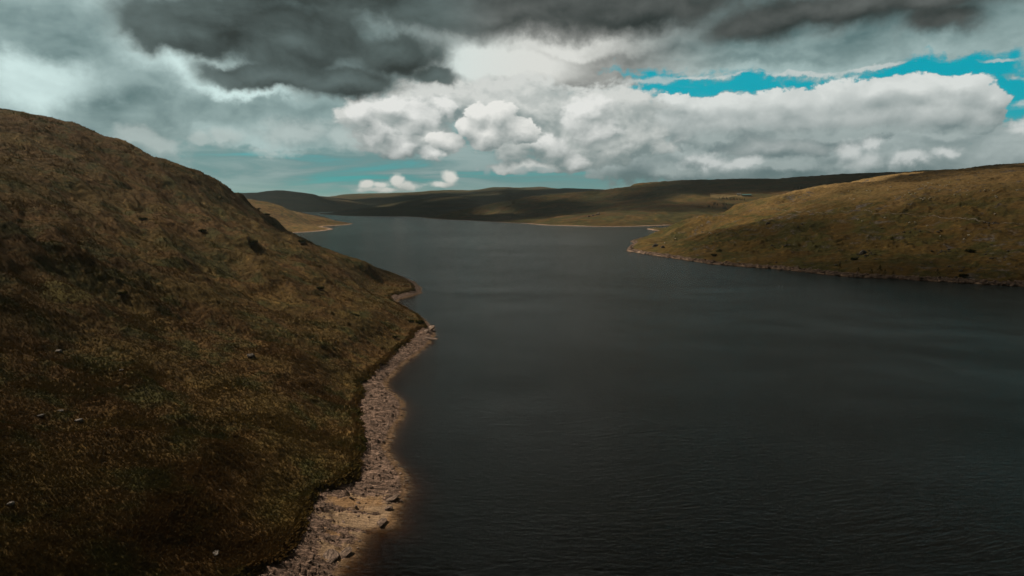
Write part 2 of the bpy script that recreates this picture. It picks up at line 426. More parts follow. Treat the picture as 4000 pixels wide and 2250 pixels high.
def moor(name, big, small, tint=1.0, rocky=0.0, green=0.0, straw=0.0, alt=None, shore=None, sl=1.0, bumpd=0.3, mott=1.0, lush=False, rust=1.0):
    """rough moorland: patches of bracken, heather, green and bleached grass; rock where it breaks through"""
    m, g, out = new_mat(name)
    co = g.n('ShaderNodeTexCoord').outputs['Object']
    x, y, z = g.sep(co)
    flat = g.vec(x, y, z * 0.6)
    w = g.noise(flat, 1 / big, 5, 0.55, 0.6)
    w2 = g.noise(g.vm('ADD', flat, (513.0, 77.0, 0.0)), 1 / (big * 0.45), 5, 0.6, 0.3)
    w3 = g.noise(flat, 1 / small, 6, 0.62, 0.2)
    w4 = g.noise(g.vm('ADD', flat, (91.0, 17.0, 3.0)), 1 / (small * 2.6), 4, 0.6, 0.8)
    c = g.mix(w.step(0.38, 0.62) * rust, OLIVE, RUST)
    c = g.mix((w2.step(0.50 - green, 0.66 - green)) * 0.85, c, GREEN)
    c = g.mix((w4.step(0.55 - straw, 0.72 - straw)) * 0.7, c, STRAW)
    lf = g.noise(g.vm('MULTIPLY', g.vm('ADD', flat, (40.0, 900.0, 0.0)), (0.7, 1.3, 1.0)), 1 / (big * 0.9), 4, 0.55, 0.7)
    k_ = lf.lin(0.3, 0.7, 0.78, 1.22); c = g.mix(1.0, c, g.vec(k_, k_, k_), 'MULTIPLY')
    if alt: c = g.mix((z + (w - 0.5) * 60.0).step(alt[0], alt[1]) * alt[2] * w3.lin(0.3, 0.7, 0.6, 1.0), c, (0.29, 0.19, 0.080))
    if lush:
        c = g.mix((g.attr('lush') + (w3 - 0.5) * 0.8).step(0.35, 0.75) * 0.85, c, (0.105, 0.088, 0.024))
    c = g.mix(w3.step(0.44, 0.34) * 0.75 * mott, c, HEATH)
    c = g.mix(1.0, c, g.vec(w3.lin(0.3, 0.75, 0.65, 1.35), w3.lin(0.3, 0.75, 0.65, 1.35), w3.lin(0.3, 0.75, 0.7, 1.3)), 'MULTIPLY')
    if rocky > 0:
        r = g.noise(g.vm('ADD', flat, (7.0, 200.0, 1.0)), 1 / (big * 0.22), 7, 0.72, 0.4)
        r2 = g.noise(flat, 1 / (big * 1.6), 2, 0.5)
        rk = g.mix(g.noise(flat, 1 / small * 1.3, 3, 0.6).step(0.4, 0.65), (0.065, 0.055, 0.047), (0.16, 0.14, 0.125))
        c = g.mix((r + r2 * 0.35).step(0.78 - rocky, 0.86 - rocky), c, rk)
    if tint != 1.0: c = g.mix(1.0, c, (tint,) * 3, 'MULTIPLY')
    if shore:
        d = g.attr('shore')
        lim = d + (g.noise(flat, 1 / (shore * 1.5), 4, 0.6) - 0.5) * shore * 1.6
        rc = g.mix(g.noise(flat, 1 / (shore * 0.4), 5, 0.65).step(0.35, 0.65), (0.15, 0.105, 0.08), (0.42, 0.30, 0.22))
        c = g.mix(lim.step(shore * sl, shore * sl * 0.8), c, rc)
    hgt = w3 * 0.6 + w4 * 0.4
    pbr(g, out, c, 0.95, 0.1, g.bump(hgt, 1.0, bumpd))
    return m

M_A = moor('moorland_near', 26, 1.5, green=0.02, bumpd=0.35, lush=True, mott=0.6)
M_B = moor('moorland_headland', 60, 5, straw=0.10, shore=9, bumpd=1.0, mott=0.5)
M_E = moor('moorland_right', 60, 3.5, rust=0.45, tint=0.92, rocky=0.03, green=0.06, straw=0.0, alt=(35, 85, 0.9), shore=3.4, bumpd=0.7, mott=0.55)
M_D = moor('moorland_far', 160, 14, tint=0.8, green=0.08, straw=-0.02, shore=12, bumpd=2, mott=0.5)
M_C = moor('moorland_dark', 300, 30, tint=0.55, green=0.14, straw=-0.1, shore=9, bumpd=3, mott=0.5)
M_F = moor('moorland_distant', 500, 50, tint=0.65, green=0.1, shore=8, bumpd=4, mott=0.5)

def rock_mat(name, lo, hi, sand=None, sc=1.0, wet=False):
    m, g, out = new_mat(name)
    co = g.n('ShaderNodeTexCoord').outputs['Object']
    x, y, z = g.sep(co)
    n1 = g.noise(co, 1.1 * sc, 7, 0.68, 0.3); n2 = g.noise(co, 7 * sc, 4, 0.6); n3 = g.noise(co, 0.16 * sc, 3, 0.5)
    str_ = g.noise(g.vec(x * 0.35 + y * 0.12, y * 1.9, z * 3.0), 1.6 * sc, 6, 0.7, 0.5)
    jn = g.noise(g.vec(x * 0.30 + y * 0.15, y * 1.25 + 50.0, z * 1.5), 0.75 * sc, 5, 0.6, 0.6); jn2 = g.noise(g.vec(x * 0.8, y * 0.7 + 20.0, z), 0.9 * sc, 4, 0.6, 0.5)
    crevice_shade = (jn - 0.5)._m('ABSOLUTE').step(0.035, 0.006).max((jn2 - 0.5)._m('ABSOLUTE').step(0.02, 0.004) * 0.8)
    c = g.mix(str_.step(0.36, 0.66), lo, hi)
    c = g.mix(n1.step(0.5, 0.75) * 0.5, c, tuple(v * 1.35 for v in hi))
    c = g.mix(n2.step(0.5, 0.32) * 0.5, c, tuple(v * 0.45 for v in lo))
    c = g.mix(crevice_shade * 0.65, c, tuple(v * 0.22 for v in lo))  # crevice shade painted into the rock colour, along the bump's grooves
    if sand:
        sa = g.attr('sand')
        grav = g.mix(g.noise(co, 9 * sc, 3, 0.7).step(0.38, 0.62), tuple(v * 0.72 for v in sand), tuple(v * 1.15 for v in sand))
        grav = g.mix(n3.step(0.45, 0.62) * 0.6, grav, (0.36, 0.19, 0.07))
        c = g.mix((sa + (n1 - 0.5) * 0.9).step(0.45, 0.6), c, grav)
        wl = g.attr('shore') + (n1 - 0.5) * 0.6
        c = g.mix(wl.step(0.9, 0.05) * 0.75, c, (0.17, 0.095, 0.038)); c = g.mix(wl.step(0.0, -1.5) * 0.8, c, (0.10, 0.06, 0.027))
    rough = 0.85
    pbr(g, out, c, rough, 0.3, g.bump(str_ * 0.6 + n1 * 0.5 + n2 * 0.15 - crevice_shade * 0.5, 1.0, 0.4 / sc))
    return m
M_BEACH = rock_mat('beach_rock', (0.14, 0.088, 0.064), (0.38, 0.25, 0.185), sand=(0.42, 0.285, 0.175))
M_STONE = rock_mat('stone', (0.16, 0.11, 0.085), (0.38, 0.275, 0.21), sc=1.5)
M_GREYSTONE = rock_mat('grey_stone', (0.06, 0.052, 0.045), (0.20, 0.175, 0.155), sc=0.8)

# water: Fresnel reflection over peat-brown water that swallows light with depth
def water_mat():
    m, g, out = new_mat('lake_water')
    co = g.n('ShaderNodeTexCoord').outputs['Object']
    x, y, z = g.sep(co)
    warp = g.noise(co, 0.012, 2, 0.5)
    u = x + y * 0.12 + warp * 60.0; v = y - x * 0.06 + warp * 25.0
    r1 = g.noise(g.vec(u * 0.30, v * 1.0), 1.05, 4, 0.6, 0.25)
    r2 = g.noise(g.vec(u * 0.42 + 30, v * 1.0), 2.4, 3, 0.6, 0.2)
    r3 = g.noise(g.vec(u * 0.5, v), 0.11, 3, 0.5, 0.3)
    gust = g.noise(g.vec(x * 0.45, y), 0.0060, 4, 0.55, 0.8).step(0.32, 0.68, 0.75, 1.15)
    r4 = g.noise(g.vec(u * 0.35 + 7, v), 0.22, 3, 0.65, 0.3)
    hgt = (r1 * 0.34 + r2 * 0.16 + r3 * 0.16 + r4 * 0.15) * gust
    bn = g.bump(hgt, 1.0, 0.6)
    fr = g.n('ShaderNodeFresnel'); fr.inputs['IOR'].default_value = 1.333; g.put(fr.inputs['Normal'], bn)
    gl = g.n('ShaderNodeBsdfGlossy'); gl.inputs['Roughness'].default_value = 0.08; gl.inputs['Color'].default_value = (0.88, 0.89, 0.85, 1); g.put(gl.inputs['Normal'], bn)
    tr = g.n('ShaderNodeBsdfTransparent')
    frv = V(g.nt, fr.outputs[0]); fe = frv / (frv * 1.6 + 1.0)      # choppy water reflects less at a glance than a mirror would
    mx = g.n('ShaderNodeMixShader'); g.put(mx.inputs[0], fe); g.nt.links.new(tr.outputs[0], mx.inputs[1]); g.nt.links.new(gl.outputs[0], mx.inputs[2])
    g.nt.links.new(mx.outputs[0], out.inputs['Surface'])
    ab = g.n('ShaderNodeVolumeAbsorption'); ab.inputs['Color'].default_value = (0.55, 0.38, 0.17, 1); ab.inputs['Density'].default_value = 2.3
    g.nt.links.new(ab.outputs[0], out.inputs['Volume'])
    return m
M_WATER = water_mat()

# ================================================================== ground meshes
def slope_detail(x, y, k):
    n = 0.34 * fbm(x, y, 5.5, 2, 0.5, 61) + 0.20 * fbm(x, y, 1.9, 3, 0.55, 71)
    b = np.maximum(perlin(x / 2.3, y / 2.3, 81), 0) ** 2 * 0.55         # tussocks
    return (n + b) * k

# near hillside + beach
X, Y = LA.grid(1150, 1500, Y=(22, 760), a=(-1.35, 0.03))
ds = sdist(X, Y, LA.shore)
Z = LA.height(X, Y, ds); dg = LA.dg
sandn = fbm(X, Y, 9, 2, 0.5, 33)
c0 = onz(1400, 2010, 0.8); c1 = onz(1455, 1680, 0.8); c2 = onz(1170, 2230, 0.8)
sand = np.exp(-(((X - c0[0] - 1) / 7) ** 2 + ((Y - c0[1]) / 9) ** 2)) * 1.15 + 0.55 * np.exp(-(((X - c2[0] - 8) / 7) ** 2 + ((Y - c2[1]) / 8) ** 2)) + 0.35 * np.exp(-(((X - c1[0]) / 5) ** 2 + ((Y - c1[1]) / 6) ** 2)) + 0.25 * sandn
sand = np.clip(sand * (0.85 + 0.9 * fbm(X * 0.6, Y * 1.2, 3.5, 3, 0.6, 34)), 0, 1)
# rock ribs: tilted beds that crop out across the shore
wob = 1.6 * perlin(X / 9, Y / 9, 91) + 0.6 * perlin(X / 3, Y / 3, 92)
ph = (Y * 0.95 + X * 0.22 + wob) / 2.1
saw = ph - np.floor(ph)
rib = np.minimum(saw / 0.88, (1 - saw) / 0.12)
ph2 = (Y * 0.9 + X * 0.35 + wob * 0.8 + 3) / 0.83
saw2 = ph2 - np.floor(ph2); rib2 = np.minimum(saw2 / 0.85, (1 - saw2) / 0.15)
brk = smooth(-0.35, 0.15, perlin(X / 6.0, Y / 2.4, 93))
zr = (0.42 * rib * brk + 0.16 * rib2 + 0.34 * fbm(X * 0.38 + 0.1 * Y, Y * 1.25, 2.4, 4, 0.55, 94) + 0.28 * fbm(X, Y, 7, 2, 0.5, 96) - 0.35 * smooth(0.09, 0.0, np.abs(perlin(X / 5.5 + 3, Y / 1.9, 97))) - 0.3 * smooth(0.05, 0.0, np.abs(perlin(X / 2.2, Y / 2.6, 98)))) * (1 - smooth(0.35, 0.95, sand)) + 0.05 * fbm(X, Y, 0.8, 2, 0.6, 95)
inb = smooth(0.3, -0.2, dg) * smooth(-2.5, 0.4, ds) * smooth(700, 350, Y)
Z = Z + zr * inb * np.clip(0.35 + 0.5 * np.abs(ds), 0, 1)
Z = Z + slope_detail(X, Y, smooth(0.2, 2.5, dg) * (0.6 + 0.4 * smooth(60, 200, Y)))
i_ = int(np.argmin(np.where(Y.ravel() > 60, 0, 1e9) + (lambda q: (q[0] - 255) ** 2 + (q[1] - 1125) ** 2)(project(X.ravel(), Y.ravel(), Z.ravel())))); LUSH = (X.ravel()[i_], Y.ravel()[i_])
print('lush', LUSH)
edge = dg + 0.7 * fbm(X, Y, 3.2, 3, 0.6, 99)
near_grid = (X, Y, Z, ds, edge)
keep = edge > -0.25
ppx, ppy = project(X, Y, Z)
lush = np.clip(1.25 - np.hypot((X - LUSH[0]) / 9.0, (Y - LUSH[1]) / 9.0), 0, 1)
me = grid_mesh('hillside', X, Y, Z, keep & (ds > -3), {'shore': dg, 'lush': lush})
link('hillside', me, M_A, kind='structure', label='steep brown and olive moorland hillside rising on the left of the lake')
me = grid_mesh('shore', X, Y, Z - 0.02 * (edge > 0.3), (edge < 0.35) & (ds > -45), {'shore': ds, 'sand': sand})
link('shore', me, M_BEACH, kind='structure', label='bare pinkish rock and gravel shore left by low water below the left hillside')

def build(L, mat, na, ny, name, label, Y=None, a=None, det=None):
    X, Y = L.grid(na, ny, Y, a)
    ds = sdist(X, Y, L.shore)
    Z = L.height(X, Y, ds)
    if det is not None: Z = Z + det(X, Y, ds)
    me = grid_mesh(name, X, Y, Z, ds > -60 - L.ramp * 0.3, {'shore': ds})
    link(name, me, mat, kind='structure', label=label)
    return X, Y, Z, ds
def detE(x, y, ds):
    k = smooth(0, 14, ds)
    crag = np.maximum(fbm(x, y, 26, 4, 0.55, 311, True) - 0.15, 0) * 3.2 * smooth(0.0, 0.5, perlin(x / 90, y / 90, 312) + 0.25)
    band = smooth(-3, 0.5, ds) * smooth(9, 2, ds) * (0.9 * np.abs(fbm(x, y, 5, 4, 0.6, 313)) + 0.25)
    return k * (crag * smooth(900, 600, y) + 0.9 * fbm(x, y, 12, 4, 0.55, 314)) + band
gE = build(LE, M_E, 1150, 900, 'headland', 'broad sunlit grassy headland with scattered rocks on the right of the lake', a=(0.10, 1.35), Y=(330, 2400), det=detE)
gB = build(LB, M_B, 420, 500, 'headland', 'low tan headland with a pale beach beyond the left hillside', a=(-0.85, -0.1), Y=(1000, 2500), det=lambda x, y, ds: 1.0 * fbm(x, y, 22, 4, 0.55, 214) * smooth(0, 20, ds))
gD = build(LD, M_D, 1000, 700, 'hill', 'long dark hill with small fields behind the right headland', a=(-0.25, 1.35), Y=(1500, 4500), det=lambda x, y, ds: 2.2 * fbm(x, y, 50, 5, 0.55, 414) * smooth(0, 50, ds))
gC = build(LC, M_C, 800, 380, 'hill', 'dark green hill across the far end of the lake', a=(-0.45, 1.1), Y=(2500, 6500))
gF = build(LF, M_F, 600, 300, 'hill', 'dark far hill at the end of the lake seen past the left headland', a=(-1.3, 0.2), Y=(3900, 9500))
gG = build(LG, M_F, 700, 260, 'hill', 'most distant bluish ridge on the horizon', a=(-0.7, 1.3), Y=(5800, 13000))

def box_mesh(name, lo, hi):
    x0, y0, z0 = lo; x1, y1, z1 = hi
    co = np.array([(x0,y0,z0),(x1,y0,z0),(x1,y1,z0),(x0,y1,z0),(x0,y0,z1),(x1,y0,z1),(x1,y1,z1),(x0,y1,z1)], np.float32)
    f = np.array([(3,2,1,0),(4,5,6,7),(0,1,5,4),(1,2,6,5),(2,3,7,6),(3,0,4,7)], np.int32)
    return make_mesh(name, co, f, False)
link('water', box_mesh('water', (-9000, -1500, -40), (9000, 15500, 0)), M_WATER, kind='structure', label='dark rippled reservoir water')
# lake bed and the land under everything, out to the horizon
m, g, out = new_mat('lake_bed'); pbr(g, out, (0.05, 0.035, 0.02), 0.9)
link('lake_bed', make_mesh('lake_bed', np.array([(-30000, -6000, -41), (30000, -6000, -41), (30000, 40000, -41), (-30000, 40000, -41)], np.float32), np.array([(0, 1, 2, 3)], np.int32), False), m, kind='structure')
# ================================================================== placing things on the ground seen at a photograph pixel
class Surf:
    def __init__(s, X, Y, Z):
        s.X, s.Y, s.Z = X.ravel(), Y.ravel(), Z.ravel(); s.nx = X.shape[1]
        s.px, s.py = project(s.X, s.Y, s.Z)
        zz = s.Z.reshape(X.shape); ok = np.zeros(X.shape, bool)
        # a cell is seen when nothing nearer in its column stands higher in the picture
        py = s.py.reshape(X.shape); run = np.minimum.accumulate(py, 0)
        s.vis = (py <= run + 1.5).ravel()
        gz0, gz1 = np.gradient(zz)
    def hit(s, px, py, tol=None):
        d = (s.px - px) ** 2 + ((s.py - py) * 2) ** 2 + np.where(s.vis, 0, 4000)
        i = int(d.argmin()); return s.X[i], s.Y[i], s.Z[i]
SA = Surf(*near_grid[:3]); SE = Surf(*gE[:3]); SD = Surf(*gD[:3]); SB = Surf(*gB[:3])

# ------------------------------------------------------------------ stones
def rock_mesh(name, seed, flat=0.6, sub=2, cuts=7, elong=1.3):
    import bmesh
    r = np.random.default_rng(seed)
    bm = bmesh.new(); bmesh.ops.create_icosphere(bm, subdivisions=sub, radius=1.0)
    co = np.array([v.co[:] for v in bm.verts])
    for k in range(cuts):                                  # planar facets
        n = r.normal(size=3); n[2] *= 0.8; n /= np.linalg.norm(n); h = r.uniform(0.55, 0.85)
        d = co @ n; co = co - np.outer(np.maximum(d - h, 0), n) * 0.93
    co += 0.05 * r.normal(size=co.shape)
    co *= np.array([elong, 1.0, flat])
    for v, c in zip(bm.verts, co): v.co = c
    me = bpy.data.meshes.new(name); bm.to_mesh(me); bm.free()
    return me
RK = [rock_mesh('rock', s, fl, 2, 8, el_) for s, fl, el_ in ((1, 0.55, 1.4), (2, 0.7, 1.2), (3, 0.45, 1.6), (4, 0.8, 1.1), (5, 0.5, 1.5))]
RKs = [rock_mesh('rock', s, fl, 1, 6, el_) for s, fl, el_ in ((11, 0.55, 1.4), (12, 0.7, 1.2), (13, 0.4, 1.6), (14, 0.6, 1.3))]

def scatter(name, protos, P, size, mat, label, rot=None, tilt=0.25, squash=None):
    """many loose pieces as one mesh (stuff)"""
    cos, fss, base = [], [], 0
    n = len(P); pick_ = rng.integers(0, len(protos), n)
    for k, me in enumerate(protos):
        v = np.empty(len(me.vertices) * 3, np.float32); me.vertices.foreach_get('co', v); v = v.reshape(-1, 3)
        f = np.array([p.vertices[:] for p in me.polygons], np.int32)
        ids = np.where(pick_ == k)[0]
        if not len(ids): continue
        a = rng.uniform(0, 2 * np.pi, len(ids)) if rot is None else rot[ids] + rng.normal(0, 0.35, len(ids))
        c, s_ = np.cos(a), np.sin(a); t = rng.normal(0, tilt, (len(ids), 2))
        S_ = size[ids][:, None, None]
        q = v[None] * S_
        x = q[..., 0] * c[:, None] - q[..., 1] * s_[:, None]; y = q[..., 0] * s_[:, None] + q[..., 1] * c[:, None]
        z = q[..., 2] + x * t[:, :1] + y * t[:, 1:]
        w = np.stack([x, y, z], -1) + P[ids][:, None]
        cos.append(w.reshape(-1, 3)); fss.append((f[None] + (np.arange(len(ids)) * len(v))[:, None, None]).reshape(-1, 3) + base)
        base += len(ids) * len(v)
    me = make_mesh(name, np.concatenate(cos), np.concatenate(fss), False)
    return link(name, me, mat, kind='stuff', label=label)

# beach stones
Xa, Ya, Za, dsA, edA = near_grid
m_ = np.where(((edA < 0.2) & (dsA > -0.8) & (Ya < 330) & (Ya > 60)).ravel())[0]
sd_ = sand.ravel()[m_]
wgt = (0.25 + 0.75 * (sd_ < 0.5)) * (Ya.ravel()[m_] ** 1.0); wgt /= wgt.sum()
ii = rng.choice(m_, 3000, False, wgt)
P_ = np.stack([Xa.ravel()[ii], Ya.ravel()[ii], Za.ravel()[ii]], -1)
sz = 0.05 + 0.30 * rng.random(len(ii)) ** 5
P_[:, 2] += sz * 0.15
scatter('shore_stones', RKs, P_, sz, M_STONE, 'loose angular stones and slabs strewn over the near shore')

# rocks along the foot of the right headland
Xe, Ye, Ze, dsE = gE
m_ = np.where(((dsE > -0.6) & (dsE < 4.5) & (Xe / Ye < 0.95) & (Ye < 1250)).ravel())[0]
ii = rng.choice(m_, 5200)
P_ = np.stack([Xe.ravel()[ii] + rng.normal(0, 0.5, len(ii)), Ye.ravel()[ii] + rng.normal(0, 0.8, len(ii)), Ze.ravel()[ii]], -1)
sz = 0.3 + 1.3 * rng.random(len(ii)) ** 3
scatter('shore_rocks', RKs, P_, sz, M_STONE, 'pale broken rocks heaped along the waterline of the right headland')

def boulder(p, size, me, label, group=None, mat=M_GREYSTONE, rz=None, name='boulder', sc=(1, 1, 1), rx=0.0):
    o = bpy.data.objects.new(name, me); COL.objects.link(o)
    if me.users == 1: me.materials.clear()
    if not me.materials: me.materials.append(mat)
    o.location = (p[0], p[1], p[2] + size * 0.12); o.scale = (size * sc[0], size * sc[1], size * sc[2])
    o.rotation_euler = (rx, random.uniform(-0.2, 0.2), random.uniform(0, 6.28) if rz is None else rz)
    o['label'] = label; o['category'] = 'rock'
    if group: o['group'] = group
    return o
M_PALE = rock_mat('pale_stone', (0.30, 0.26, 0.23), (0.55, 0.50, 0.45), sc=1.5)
CL = [(1600, 635, 60, 24, 26, 'grey boulder in the dense scree patch in the middle of the lower right headland', 1.7),
      (2075, 620, 55, 18, 18, 'grey boulder in the rock patch low on the far right slope of the headland', 1.6),
      (2350, 440, 45, 10, 12, 'grey boulder beside the right end of the footpath', 1.5),
      (1180, 460, 70, 15, 9, 'grey boulder on the grass below the left end of the footpath', 1.6),
      (1055, 575, 60, 12, 7, 'grey boulder standing alone on the lower left slope of the right headland', 2.0),
      (2170, 740, 130, 34, 24, 'grey boulder just above the shore rocks at the right edge', 1.5),
      (1250, 690, 220, 22, 22, 'grey boulder just above the shore rocks in the middle of the headland', 1.4),
      (620, 500, 240, 45, 14, 'grey boulder on the left nose of the right headland', 1.5),
      (1900, 480, 150, 26, 18, 'grey boulder on the slope under the middle of the footpath', 1.6),
      (2420, 640, 90, 60, 16, 'grey boulder on the steep grass at the far right', 1.5)]
for (cx, cy, rx, ry, n, lab, s0) in CL:
    for k in range(n):
        px = 2400 + (cx + rx * rng.normal() * 0.6) / 1.61; py = 600 + (cy + ry * rng.normal() * 0.6) / 1.61
        p = SE.hit(px, py)
        if p[2] < 1.0: continue
        boulder(p, s0 * (0.25 + 0.65 * rng.random() ** 2), RK[int(rng.integers(0, 5))], lab, lab.replace('grey boulder', 'grey boulders'))
# crag on the nose of the headland
for (px, py, s0, lab) in [(2560, 963, 3.4, 'tall dark crag with a pale vertical face on the nose of the right headland'), (2590, 968, 2.4, 'broken rock outcrop right of the tall crag on the headland nose'),
                          (3376, 990, 3.0, 'blocky outcrop above the dense scree patch on the right headland'), (3000, 875, 2.4, 'low grey outcrop on the mid slope of the right headland')]:
    boulder(SE.hit(px, py), s0, RK[1].copy(), lab, rz=0.4, sc=(1, 1, 1.3), name='rock_outcrop')
# stones on the left hillside
for (px, py, s0, lab) in [(229, 1375, 0.9, 'thin pale stone slab lying in the grass of the left hillside'), (475, 1445, 0.6, 'small bright white rock in the grass of the left hillside'), (239, 1605, 0.5, 'upper small pale stone beside the orange bracken on the left hillside'),
                          (161, 1625, 0.6, 'lower pale stone beside the orange bracken on the left hillside'), (308, 1644, 0.7, 'flat pale stone right of the orange bracken on the left hillside'), (980, 1392, 1.3, 'jagged grey outcrop in the grass above the shore bend'),
                          (39, 1969, 0.6, 'pale flat rock at the left edge near the bottom'), (846, 2159, 0.6, 'flat grey stone in the dark grass at the bottom left of the bank'), (859, 1913, 0.25, 'tiny pale stone in the grass left of the gravel beach')]:
    boulder(SA.hit(px, py), s0, RK[int(rng.integers(0, 5))].copy(), lab, mat=M_GREYSTONE if s0 > 1.0 else M_PALE, name='rock_outcrop' if s0 > 1.0 else 'boulder', sc=(0.8, 0.8, 0.7))
for (px, py, s0, lab, sc, rx) in [(1683, 1287, 2.6, 'large tilted pale slab standing at the tip of the rocky point', (0.75, 1.0, 0.55), 0.5), (1662, 1298, 1.9, 'darker pointed slab leaning beside the pale slab on the rocky point', (0.6, 0.9, 0.5), -0.5),
                          (1672, 1322, 1.8, 'long flat slab reaching into the water below the tilted slabs', (1.6, 0.6, 0.3), 0.1),
                          (1520, 1990, 0.75, 'white angular boulder alone on the orange gravel by the water', (1, 1, 1), 0), (1490, 2042, 0.9, 'big pale layered rock at the water edge below the white boulder', (1.3, 1, 0.7), 0),
                          (1530, 1952, 0.9, 'pinkish layered rock above the white boulder by the water', (1.3, 0.9, 0.6), 0), (1345, 2165, 0.9, 'broad domed rock near the bottom of the shore', (1.4, 1.1, 0.5), 0), (1290, 2175, 1.1, 'broad brown rounded rock at the foot of the shore', (1.4, 1.2, 0.45), 0.05),
                          (1541, 1541, 0.35, 'small bright stone at the inlet of the shore', (1, 1, 1), 0)]:
    boulder(SA.hit(px, py), s0, RK[int(rng.integers(0, 5))].copy(), lab, mat=M_STONE, sc=sc, rx=rx, name='slab' if 'slab' in lab else 'boulder')
for (px, py, s0, lab) in [(2600, 0, 0, '')][:0]: pass
for k, (px, py) in enumerate([(2300, 846), (2316, 843), (2333, 838), (2341, 834)]):
    boulder(SD.hit(px, py), 4.0, RK[k], 'pale rock in the small quarry on the far shore slope', 'pale rocks in the small quarry on the far shore')

# ------------------------------------------------------------------ rough grass on the near hillside
m, g, out = new_mat('grass_blades')
co_ = g.n('ShaderNodeTexCoord').outputs['Object']
ton = g.attr('tone')
gx, gy, gz = g.sep(co_); fl = g.vec(gx, gy, gz * 0.6)
w_ = g.noise(fl, 1 / 26, 5, 0.55, 0.6); w2_ = g.noise(g.vm('ADD', fl, (513.0, 77.0, 0.0)), 1 / 11.7, 5, 0.6, 0.3)
gc = g.mix(w_.step(0.38, 0.62), OLIVE, RUST); gc = g.mix(w2_.step(0.48, 0.64) * 0.85, gc, GREEN)
lf_ = g.noise(g.vm('MULTIPLY', g.vm('ADD', fl, (40.0, 900.0, 0.0)), (0.7, 1.3, 1.0)), 1 / 23.4, 4, 0.55, 0.7); k_ = lf_.lin(0.3, 0.7, 0.78, 1.22); gc = g.mix(1.0, gc, g.vec(k_, k_, k_), 'MULTIPLY')
gc = g.mix(ton.step(0.45, 1.0) * 0.35, gc, (0.17, 0.11, 0.036)); gc = g.mix(ton.step(0.35, 0.0) * 0.35, gc, (0.028, 0.022, 0.010))
bn_ = g.vm('NORMALIZE', g.vm('ADD', g.scale(g.n('ShaderNodeNewGeometry').outputs['Normal'], 0.45), (0.28, -0.10, 0.95)))      # blades of a sward shade together
b1 = g.n('ShaderNodeBsdfDiffuse'); g.put(b1.inputs[0], gc); g.put(b1.inputs['Normal'], bn_); b2 = g.n('ShaderNodeBsdfTranslucent'); g.put(b2.inputs[0], gc)
mxx = g.n('ShaderNodeMixShader'); mxx.inputs[0].default_value = 0.2; g.nt.links.new(b1.outputs[0], mxx.inputs[1]); g.nt.links.new(b2.outputs[0], mxx.inputs[2]); g.nt.links.new(mxx.outputs[0], out.inputs['Surface'])
M_BLADE = m

def tufts(name, P, size, tone, label, nb=6, width=0.16, droop=0.5):
    n = len(P)
    ang = rng.uniform(0, 2 * np.pi, (n, nb)); r0 = rng.uniform(0, 0.35, (n, nb)) * size[:, None]
    h = size[:, None] * rng.uniform(0.55, 1.15, (n, nb)); lean = rng.uniform(0.2, 0.9, (n, nb)) * h * droop * 1.6
    dx, dy = np.cos(ang), np.sin(ang)
    bx = P[:, None, 0] + dx * r0; by = P[:, None, 1] + dy * r0; bz = np.repeat(P[:, None, 2], nb, 1) - 0.05
    wd = width * size[:, None] * rng.uniform(0.6, 1.4, (n, nb))
    pa = ang + np.pi / 2 + rng.normal(0, 0.5, (n, nb)); wx, wy = np.cos(pa) * wd, np.sin(pa) * wd
    A = np.stack([bx - wx, by - wy, bz], -1); B = np.stack([bx + wx, by + wy, bz], -1)
    C_ = np.stack([bx + dx * lean * 0.45 + wx * 0.6, by + dy * lean * 0.45 + wy * 0.6, bz + h * 0.75], -1)
    D_ = np.stack([bx + dx * lean, by + dy * lean, bz + h * 0.95], -1)
    co = np.stack([A, B, C_, D_], 2).reshape(-1, 3)
    f = np.arange(n * nb * 4, dtype=np.int32).reshape(-1, 4)
    me = make_mesh(name, co, f, False)
    a = me.attributes.new('tone', 'FLOAT', 'POINT'); t = np.repeat(np.clip(tone[:, None] + rng.normal(0, 0.06, (n, nb)), 0, 1).reshape(-1), 4); a.data.foreach_set('value', t.astype(np.float32))
    return link(name, me, M_BLADE, kind='stuff', label=label)

av_ = (Xa / Ya)
m_ = np.where(((edA > 0.1) & (av_ > -0.95) & (Ya < 520) & (Ya > 24) & (Za > 0.3)).ravel())[0]
m_ = m_[SA.vis[m_] | (rng.random(len(m_)) < 0.05)]
ii = rng.choice(m_, min(190000, len(m_)), False)
P_ = np.stack([Xa.ravel()[ii] + rng.normal(0, 0.1, len(ii)), Ya.ravel()[ii] + rng.normal(0, 0.2, len(ii)), Za.ravel()[ii]], -1)
tn = 0.42 + 0.24 * fbm(P_[:, 0], P_[:, 1], 7, 3, 0.6, 801) + 0.05 * rng.normal(size=len(ii))
gate_ = fbm(P_[:, 0], P_[:, 1], 14, 3, 0.55, 802)
szt = (0.18 + 0.20 * rng.random(len(ii))) * (1 + 0.5 * smooth(0.0, 0.5, gate_)) * (1 + 0.35 * smooth(200, 450, P_[:, 1]))
tufts('grass', P_, szt, np.clip(tn, 0, 1), 'rough brown moor grass covering the left hillside')
# the overhanging fringe on top of the bank
m_ = np.where(((edA > -0.25) & (edA < 1.3) & (Ya < 420) & (Ya > 60) & (Za > 0.3)).ravel())[0]
ii = rng.choice(m_, min(16000, len(m_)), False)
P_ = np.stack([Xa.ravel()[ii], Ya.ravel()[ii], Za.ravel()[ii]], -1)
tufts('bank_grass', P_, 0.35 + 0.4 * rng.random(len(ii)), 0.32 + 0.2 * rng.random(len(ii)), 'dark grass and heather hanging over the edge of the bank above the shore', droop=0.9)

